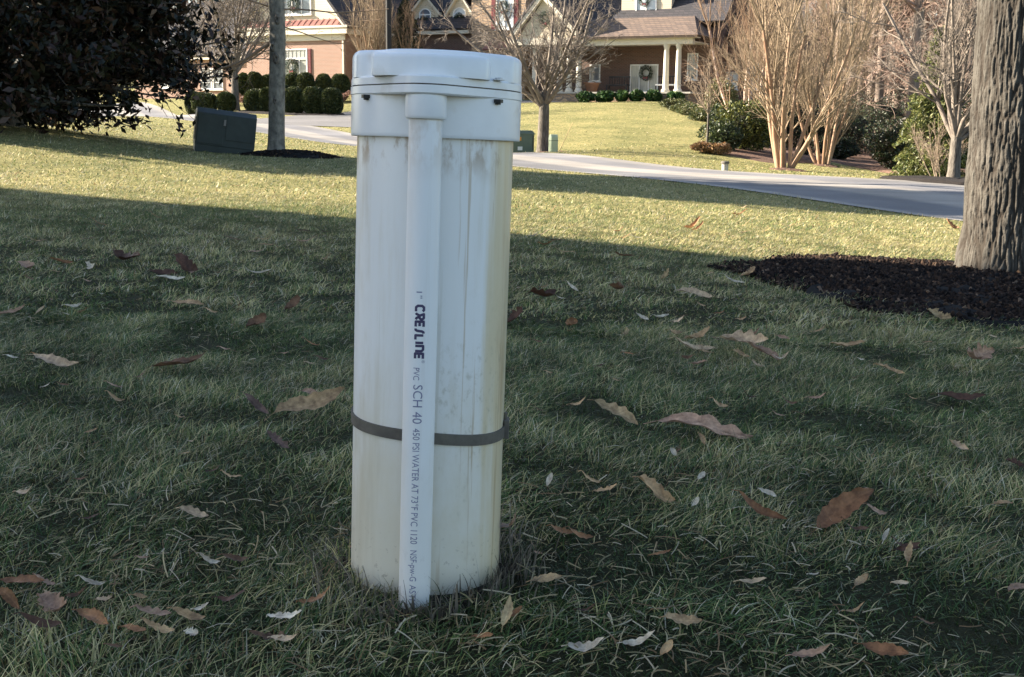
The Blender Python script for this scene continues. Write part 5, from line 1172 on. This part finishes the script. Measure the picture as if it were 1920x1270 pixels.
big = [
 (528,822,636,760,'tan','long',.36,.05,'tan oblong leaf tilted up, left of the white pipe above its strap'),
 (60,685,158,720,'pale','long',.26,.12,'pale tan curved leaf near the left edge, halfway down the lawn'),
 (286,702,388,704,'brown','long',.30,.20,'brown curled leaf between the left edge and the pipe'),
 (1114,784,1194,820,'yellow','lobed',.40,.06,'yellowish tan leaf just right of the strap on the pipe'),
 (1236,818,1406,836,'pink','lobed',.40,.02,'largest flat reddish-brown leaf right of the pipe'),
 (1520,1030,1638,966,'copper','long',.36,.06,'smooth copper-brown leaf raised on the grass at lower right'),
 (1196,944,1264,962,'tan','lobed',.55,.25,'crumpled tan leaf with a dark underside right of the pipe foot'),
 (995,1116,1054,1108,'tan','long',.34,.05,'small tan leaf right of the foot of the conduit'),
 (2,1112,86,1130,'copper','long',.34,.10,'copper leaf arching at the lower left edge'),
 (62,1152,140,1192,'pink','frag',.60,.25,'crumpled pinkish leaf in the lower left corner'),
 (140,1180,214,1208,'orange','long',.32,.10,'orange-tan narrow leaf right of the crumpled pinkish one at lower left'),
 (222,1204,276,1212,'orange','oval',.36,.05,'short orange-tan leaf tip at the end of the lower left cluster'),
 (0,1142,44,1172,'orange','long',.34,.10,'orange-brown leaf cut by the lower left edge'),
 (654,1052,692,1068,'pink','frag',.5,.05,'flat pinkish leaf scrap against the left foot of the casing'),
 (1388,968,1468,1004,'copper','long',.26,.18,'dark copper leaf half sunk in grass left of the raised copper leaf'),
 (1764,756,1838,768,'dark','long',.34,.08,'dark reddish leaf lying flat near the right edge'),
 (1792,708,1868,680,'pink','frag',.55,.3,'crumpled pinkish leaf below the dark mulch at the right'),
 (1352,652,1432,676,'pale','lobed',.5,.22,'pale crumpled leaf in the heap right of the pipe'),
 (1262,664,1342,664,'pale','long',.28,.15,'long pale leaf at the left end of the heap right of the pipe'),
 (1280,650,1330,640,'tan','long',.4,.2,'tan leaf standing up behind the heap right of the pipe'),
 (1400,672,1462,690,'pink','lobed',.45,.15,'pinkish leaf at the right end of the heap'),
 (1558,656,1618,660,'tan','oval',.35,.06,'tan leaf between the heap and the mulch'),
 (1640,706,1690,716,'tan','frag',.45,.1,'tan ragged leaf below the left tip of the mulch'),
 (320,576,386,588,'tan','long',.30,.06,'slender tan leaf in the shaded lawn left of the pipe'),
 (466,628,498,612,'brown','oval',.75,.2,'round brown leaf left of the pipe'),
 (536,594,562,580,'brown','oval',.7,.2,'small round reddish-brown leaf above the round brown one'),
 (32,506,72,524,'pink','long',.45,.15,'pinkish leaf near the left edge below the shade line'),
 (98,508,134,496,'orange','oval',.6,.2,'orange-brown leaf right of the pinkish one near the left edge'),
 (160,508,184,528,'white','frag',.6,.3,'pale upturned leaf scrap left of the dark leaf heap'),
 (212,492,270,520,'dark','lobed',.5,.2,'dark red leaf at the left of the dark leaf heap'),
 (330,508,376,520,'dark','lobed',.7,.25,'dark brown upright leaf right in the dark leaf heap'),
 (284,520,332,520,'dark','long',.5,.1,'dark brown leaf in the middle of the dark leaf heap'),
 (298,535,346,530,'white','long',.3,.12,'whitish leaf lying in front of the dark leaf heap'),
 (458,524,508,516,'white','long',.14,.15,'thin white curved leaf in the shaded lawn'),
 (482,464,516,466,'tan','long',.4,.05,'tan leaf close below the shade line left of the pipe'),
 (600,486,622,504,'pale','frag',.5,.3,'pale folded leaf near the left side of the casing'),
 (0,602,44,594,'pink','frag',.4,.15,'pinkish ragged leaf cut by the left edge'),
 (70,600,84,590,'pale','long',.3,.2,'small pale leaf beside the ragged one at the left edge'),
 (126,592,152,582,'white','long',.3,.2,'thin white leaf in the left lawn'),
 (500,840,546,862,'purple','frag',.45,.12,'purplish leaf below the tilted tan leaf'),
 (460,772,506,806,'purple','long',.30,.12,'narrow purplish leaf left of the tilted tan leaf'),
 (562,750,602,760,'pink','long',.35,.1,'small pinkish leaf behind the tilted tan leaf'),
 (996,580,1046,562,'dark','lobed',.6,.2,'dark red-brown leaf right of the casing'),
 (952,622,978,602,'dark','frag',.6,.25,'dark leaf touching the right side of the casing'),
 (1060,630,1082,614,'orange','oval',.6,.25,'orange-brown small leaf right of the casing'),
 (1144,562,1168,548,'brown','oval',.8,.3,'round brown seed-like leaf right of the pipe'),
 (1062,546,1084,556,'white','long',.35,.25,'white crescent leaf right of the casing'),
 (1166,650,1178,630,'yellow','frag',.5,.3,'small upright yellow-tan leaf scrap'),
 (1236,534,1254,524,'yellow','frag',.6,.3,'small yellowish leaf left of the mulch tip'),
 (1268,560,1334,566,'pale','oval',.35,.08,'pale tan leaf pair left of the mulch'),
 (1192,604,1216,608,'white','oval',.4,.2,'white leaf scrap, left one of two'),
 (1222,612,1256,600,'white','long',.25,.2,'white leaf scrap, right one of two'),
 (1354,534,1396,538,'white','long',.2,.2,'white curved leaf on the left tip of the mulch'),
 (1384,526,1418,518,'tan','frag',.5,.15,'tan leaf on the left tip of the mulch'),
 (1744,596,1774,618,'yellow','frag',.7,.15,'pale yellow leaf at the front edge of the mulch'),
 (1008,458,1038,472,'orange','frag',.5,.2,'orange-brown folded leaf right of the casing near the shade line'),
 (1152,490,1190,482,'brown','lobed',.5,.15,'brown leaf just below the shade line right of the pipe'),
 (990,446,1010,450,'white','oval',.6,.3,'small whitish lump of leaf beside the casing'),
 (1886,888,1920,892,'dark','frag',.6,.15,'dark brown leaf cut by the right edge'),
 (1782,852,1800,880,'pale','frag',.5,.4,'pale curled leaf near the right edge'),
 (1860,968,1898,962,'tan','long',.35,.05,'slim tan leaf near the right edge'),
 (1888,1140,1920,1124,'pink','oval',.5,.1,'pinkish leaf cut by the lower right edge'),
 (1694,1092,1706,1050,'tan','long',.3,.1,'upright tan leaf at lower right'),
 (1596,1132,1630,1108,'tan','long',.35,.1,'slanting tan leaf at lower right'),
 (1650,1046,1668,1020,'white','long',.25,.15,'thin white leaf at lower right'),
 (1668,1118,1702,1116,'pale','oval',.3,.1,'pale sliver of leaf at lower right'),
 (1620,1240,1692,1264,'copper','long',.36,.1,'copper leaf at the bottom edge on the right'),
 (1236,1258,1260,1236,'tan','oval',.5,.1,'small tan leaf at the bottom edge'),
 (942,1218,954,1160,'yellow','long',.3,.1,'upright yellow-tan leaf below the conduit'),
 (952,1190,980,1168,'orange','long',.3,.1,'orange-tan leaf leaning on the upright one below the conduit'),
 (886,1218,924,1222,'orange','oval',.35,.1,'short orange-tan leaf near the bottom centre'),
 (1384,1114,1434,1118,'pale','long',.3,.1,'pale tan forked leaf at lower right of the pipe'),
 (346,1210,374,1220,'white','frag',.7,.1,'white triangular scrap in the lower left lawn'),
 (1422,940,1452,954,'white','oval',.38,.08,'white oval scrap left of the raised copper leaf'),
 (1294,972,1310,958,'white','oval',.5,.08,'small white oval scrap below the crumpled tan leaf'),
 (1306,922,1322,908,'white','oval',.5,.08,'small white oval scrap above right of the crumpled tan leaf'),
 (1256,862,1268,874,'white','oval',.6,.1,'little white scrap under the largest flat leaf'),
 (1024,936,1036,914,'white','oval',.4,.1,'white scrap close right of the casing'),
 (1310,836,1320,858,'tan','long',.4,.05,'short tan stalk sticking out below the largest flat leaf'),
 (1778,424,1794,438,'copper','lobed',.8,.3,'reddish lobed leaf on the sunlit grass left of the thick trunk'),
 (1280,436,1312,426,'orange','lobed',.6,.3,'orange leaf on the sunlit grass by the shade line'),
 (1296,440,1318,430,'orange','frag',.6,.3,'second orange leaf beside the one by the shade line'),
 (1150,436,1168,440,'copper','frag',.6,.3,'copper leaf on the sunlit grass right of the pipe'),
 (1372,406,1400,404,'orange','frag',.5,.2,'orange-brown leaf on the sunlit strip near the road'),
 (1530,496,1552,492,'orange','long',.4,.1,'tan leaf on the shade line at the back of the mulch'),
 (1644,534,1668,540,'tan','frag',.5,.1,'tan leaf lying on the dark mulch'),
 (1806,522,1832,518,'orange','frag',.5,.3,'orange leaf scrap at the foot of the thick trunk'),
]
for u1,v1,u2,v2,c_,kd,asp,cl,lb in big:
    leaf(u1,v1,u2,v2,c_,kd,asp,curl=cl,label=lb,cup=.18+cl*.8,twist=.3+cl*3,lift=.014 if v1 > 700 else .012)
# the pale curled leaf that stands beside the casing foot
leaf(940,1036,984,1092,'pink','oval',.52,curl=.10,cup=.25,twist=.8,label='pale pinkish curled leaf standing against the right foot of the casing',lift=.04,tilt=-1.0,stand=.5,maxl=.06)
leaf(1002,1060,1016,1066,'pink','frag',.6,label='tiny pink scrap right of the curled leaf at the casing foot',maxl=.02)
for i in range(14):                                                    # the scrappy heap right of the pipe and the one at lower left
    rng = np.random.default_rng(900+i); u_, v_ = (1250+rng.uniform(0,220), 640+rng.uniform(0,62)) if i < 9 else (30+rng.uniform(0,220), 1130+rng.uniform(0,70))
    p_ = rng.uniform(16,34)*(1 if i < 9 else 1.5); an = rng.uniform(-.6,.6)
    leaf(u_,v_,u_+p_*math.cos(an),v_+p_*.5*math.sin(an),['tan','pale','pink','brown'][i%4],['long','frag'][i%2],.42,curl=rng.uniform(.1,.4),cup=.3,twist=rng.uniform(-1.5,1.5),
         label=('small torn '+('tan' if i%4 < 2 else 'brownish')+' leaf piece in the heap right of the pipe') if i < 9 else ('small torn '+('tan' if i%4 < 2 else 'brownish')+' leaf piece in the lower left cluster'), group='torn leaf pieces in the two heaps')
rng = np.random.default_rng(77); cn = 0
while cn < 195:
    u = rng.uniform(0,1920); v = rng.uniform(300,1260)
    if rng.uniform() > (1.0 if v < 520 else .45 if v < 800 else .16): continue
    g = gnd(u,v)
    if 640 < u < 990 and v < 1180: continue
    if inpoly(np.array([g.x]),np.array([g.y]),road_poly)[0] or g.y > 24: continue
    if (g-mulch_c).xy.length < 1.4 and rng.uniform() < .7: continue
    L_ = rng.uniform(.012,.04) if v > 480 else rng.uniform(.05,.12); px = L_*F/(g-CAM).length; t = rng.uniform(-.35,.35); sunny = v < 430
    c_ = rng.choice(['orange','copper','tan','brown','pale','yellow'] if sunny else ['white','tan','tan','brown','brown','dark','pink','orange','pale'])
    kd = rng.choice(['long','long','lobed','frag']); cn += 1
    lab_ = ('small '+('orange-brown' if c_ in ('orange','copper','brown') else 'pale tan')+' dry leaf scattered on the sunlit strip of lawn') if v < 400 else ('small '+('pale' if c_ in ('white','pale','tan','yellow') else 'dark brown')+' leaf scrap scattered in the shaded grass')
    leaf(u-px/2*math.cos(t),v,u+px/2*math.cos(t),v+px*.25*math.sin(t),c_,kd,rng.uniform(.25,.42),curl=rng.uniform(.08,.4),label=lab_,maxl=L_,group=('small dry leaves on the sunlit lawn' if v < 400 else 'small leaf scraps in the shaded lawn'))

# ------------------------------------------------------------------ grass
def patch(x, y, s, seed):
    rng = np.random.default_rng(seed); o = np.zeros_like(x)
    for i in range(7):
        a = rng.uniform(0,6.28); f = s*rng.uniform(.5,2.2); o += np.sin((x*math.cos(a)+y*math.sin(a))*f+rng.uniform(0,6.28)+1.3*np.sin((x*math.sin(a)-y*math.cos(a))*f*.7))
    return o/7
PAL = np.array([(.040,.078,.022),(.072,.122,.034),(.120,.168,.055),(.150,.180,.105),(.26,.26,.09),(.43,.375,.165),(.54,.46,.24),(.54,.48,.35),(.23,.145,.07)])
def grass(name, n, y0, y1, hgt, wd, segs, seed, pw, label, straw=0, x_margin=.6, lean=(.35,1.5), ring=False):
    rng = np.random.default_rng(seed); t = rng.uniform(0,1,n)
    if pw == 0: y = y0*(y1/y0)**t
    else: y = (y0**pw+(y1**pw-y0**pw)*t)**(1/pw)
    x = rng.uniform(-1,1,n)*(y*.52+x_margin)
    keep = ~(inpoly(x,y,road_in)|inpoly(x,y,drive_poly)|(np.hypot(x-base.x,y-base.y) < RC*.98)|(np.hypot(x-base.x-CX,y-base.y-CY) < .0165))
    dm = np.hypot((x-mulch_c.x)/MRX,(y-mulch_c.y)/MRY); keep &= dm > .96+.05*np.sin(np.arctan2(y-mulch_c.y,x-mulch_c.x)*9)
    keep &= np.hypot(x-TA.x-.25,y-TA.y+.1) > .82
    for bpl in beds: keep &= ~inpoly(x,y,bpl)
    x, y = x[keep], y[keep]; n = len(x); z = hz(x,y)
    pt, p2, p3 = patch(x,y,1.1,1), patch(x,y,5.0,2), patch(x,y,16,3)
    nearp = np.exp(-((x-base.x)**2+(y-base.y)**2)/.03)
    h = hgt*rng.uniform(.4,1.2,n)*(1+.5*p2+.5*p3+.5*patch(x,y,30,6))*(1+.4*nearp); az = rng.normal(0,1.5,n)+3.5*p2+2.5*p3; ln = rng.uniform(lean[0],lean[1],n)
    dx, dy = np.cos(az), np.sin(az); px_, py_ = -dy, dx; rot = rng.normal(0,1.1,n)
    levels = np.linspace(0,1,segs+1); V = np.zeros((n,segs+1,2,3)); wv = wd*rng.uniform(.6,1.3,n)
    for i, q in enumerate(levels):
        hor = h*ln*q**1.6; ver = h*(q-.38*np.minimum(ln,1.5)*q**2); wq = wv*(1-.85*q**1.5)*.5
        bx_ = x+dx*hor+px_*h*rot*.12*q*q; by_ = y+dy*hor+py_*h*rot*.12*q*q; bz_ = z-.004+np.maximum(ver,.002)
        for k_, sg in enumerate((-1,1)):
            V[:,i,k_,0] = bx_+sg*px_*wq; V[:,i,k_,1] = by_+sg*py_*wq; V[:,i,k_,2] = bz_+sg*wq*.3
    dry = np.clip(.36+straw+.34*pt+.36*p2+.26*p3,0.04,.94); rr = rng.uniform(0,1,n)  # real dry patches, plus extra straw that brightens the sunlit stretches of lawn
    gi = rng.choice(5, n, p=[.26,.30,.24,.14,.06] if y1 < 5 else [.18,.26,.26,.12,.18]); si = rng.choice([4,5,6,7,8], n, p=[.22,.28,.30,.10,.10]); ci = np.where(rr < dry, si, gi)  # nearest band draws darker greens, deepening the shaded foreground by colour
    p5 = patch(x,y,38,5); C = PAL[ci]*rng.uniform(.6,1.3,(n,1))*(1+.45*p3+.40*p5)[:,None]
    idx = np.arange(n*(segs+1)*2).reshape(n,segs+1,2); Fq = np.stack([idx[:,:-1,0],idx[:,:-1,1],idx[:,1:,1],idx[:,1:,0]],-1).reshape(-1,4)
    Cc = np.repeat(C,(segs+1)*2,0)
    o = link(name, mesh_np(name, V.reshape(-1,3), Fq, Cc, smooth=True), M['grass']); tag(o, label, 'grass', kind='stuff'); return o
grass('grass', 380000, .66, 3.3, .026, .0015, 3, 301, 1.3, 'tangled winter turf of green and straw blades in the foreground', straw=-.05, x_margin=1.0)
grass('grass', 380000, 3.0, 10.5, .029, .0032, 2, 302, 1.0, 'shaded and sunlit turf in the middle of the lawn', straw=.08, x_margin=1.2)
grass('grass', 200000, 10, 30, .036, .009, 1, 303, 1.0, 'sunlit turf up to the road', straw=.22, x_margin=2)
grass('grass', 120000, 24, 82, .040, .026, 1, 304, 1.2, 'pale turf of the far lawns by the brick house', straw=.26, x_margin=4)

def dead_tufts():
    rng = np.random.default_rng(401); n = 1000; a = rng.uniform(0,6.283,n); r_ = RC+.004+np.abs(rng.normal(0,.028,n))
    x = base.x+r_*np.cos(a); y = base.y+r_*np.sin(a); near = rng.uniform(0,1,n) < .12; x = np.where(near, base.x+CX+rng.normal(0,.03,n), x); y = np.where(near, base.y+CY-.02-np.abs(rng.normal(0,.012,n)), y)
    k = np.hypot(x-base.x-CX,y-base.y-CY) > .019; x, y = x[k], y[k]; n = len(x); z = hz(x,y); h = rng.uniform(.012,.050,n)*np.where(rng.uniform(0,1,n)<.15,1.2,.8); az = rng.uniform(0,6.283,n); ln = rng.uniform(.1,.9,n)
    out = np.c_[x-base.x,y-base.y]; out /= np.linalg.norm(out,axis=1)[:,None]; dx = out[:,0]*.35+np.cos(az)*.75; dy = out[:,1]*.35+np.sin(az)*.75
    q = np.linspace(0,1,5); V = np.zeros((n,5,2,3)); w_ = rng.uniform(.0009,.0022,n)
    for i,t in enumerate(q):
        for j,sg in enumerate((-1,1)):
            V[:,i,j,0] = x+dx*h*ln*t**1.7-dy*w_*sg*(1-.8*t); V[:,i,j,1] = y+dy*h*ln*t**1.7+dx*w_*sg*(1-.8*t); V[:,i,j,2] = z-.003+h*(t-.35*ln*t*t)
    rr_ = np.hypot(V[...,0]-base.x, V[...,1]-base.y); f = np.where(rr_ < RC+.002, (RC+.002)/rr_, 1); V[...,0] = base.x+(V[...,0]-base.x)*f; V[...,1] = base.y+(V[...,1]-base.y)*f
    idx = np.arange(n*10).reshape(n,5,2); Fq = np.stack([idx[:,:-1,0],idx[:,:-1,1],idx[:,1:,1],idx[:,1:,0]],-1).reshape(-1,4)
    C = np.array([(.16,.14,.11),(.10,.085,.065),(.24,.20,.15),(.07,.09,.04),(.32,.27,.20)])[rng.choice(5,n,p=[.3,.25,.2,.15,.1])]
    o = link('dead_grass', mesh_np('dead_grass', V.reshape(-1,3), Fq, np.repeat(C,10,0), smooth=True), M['grass']); tag(o, 'dull grey-brown dead grass crowding the foot of the well casing', 'grass', kind='stuff')
    th = np.linspace(0,2*math.pi,48,endpoint=False); V = []
    for i in range(7): f = i/6; rad = .115*f*(1+.12*np.sin(3*th)+.08*np.sin(7*th)); xx = base.x+rad*np.cos(th); yy = base.y-.01+rad*np.sin(th); V.append(np.c_[xx,yy,hz(xx,yy)+.008*(1-f)+.001-.004*(f>.9)])
    V = np.concatenate(V); idx = np.arange(7*48).reshape(7,48); nx = np.roll(idx,-1,1); o = link('soil', mesh_np('soil', V, np.stack([idx[:-1],idx[1:],nx[1:],nx[:-1]],-1).reshape(-1,4)), M['soil']); tag(o, 'dark bare soil round the foot of the casing', 'soil', kind='stuff')
M['soil'] = mat('dark_soil', (.020,.016,.012),(.05,.04,.03), 60, 1, bump=1, bscale=120)
dead_tufts()

def thatch():
    rng = np.random.default_rng(501); n = 26000; y = .8*(9/.8)**rng.uniform(0,1,n); x = rng.uniform(-1,1,n)*(y*.52+.4); pp = patch(x,y,3.2,77)+.6*patch(x,y,9,78)
    k = (pp+rng.normal(0,.18,n) > .12)&(np.hypot(x-base.x,y-base.y) > RC+.03)&(np.hypot((x-mulch_c.x)/MRX,(y-mulch_c.y)/MRY) > 1.02); x, y = x[k], y[k]; n = len(x)
    z = hz(x,y)+rng.uniform(.004,.018,n); a = rng.uniform(0,6.283,n); L_ = rng.uniform(.008,.035,n); w_ = rng.uniform(.0003,.0008,n); be = rng.normal(0,.14,n); ti = rng.normal(0,.25,n)
    V = np.zeros((n,4,2,3))
    for i,t in enumerate(np.linspace(-.5,.5,4)):
        ang = a+be*t*2; cx_ = x+np.cos(ang)*L_*t; cy_ = y+np.sin(ang)*L_*t
        for j,sg in enumerate((-1,1)): V[:,i,j,0] = cx_-np.sin(ang)*w_*sg; V[:,i,j,1] = cy_+np.cos(ang)*w_*sg; V[:,i,j,2] = z+ti*L_*t-.0008*(2*t)**2+sg*w_*.5
    idx = np.arange(n*8).reshape(n,4,2); Fq = np.stack([idx[:,:-1,0],idx[:,:-1,1],idx[:,1:,1],idx[:,1:,0]],-1).reshape(-1,4)
    C = np.array([(.48,.39,.22),(.38,.29,.15),(.52,.44,.30),(.22,.14,.07),(.30,.25,.13)])[rng.choice(5,n)]*rng.uniform(.7,1.1,(n,1))
    o = link('thatch', mesh_np('thatch', V.reshape(-1,3), Fq, np.repeat(C,8,0)), M['grass']); tag(o, 'loose pale straw and clippings lying matted in the turf', 'thatch', kind='stuff')
thatch()
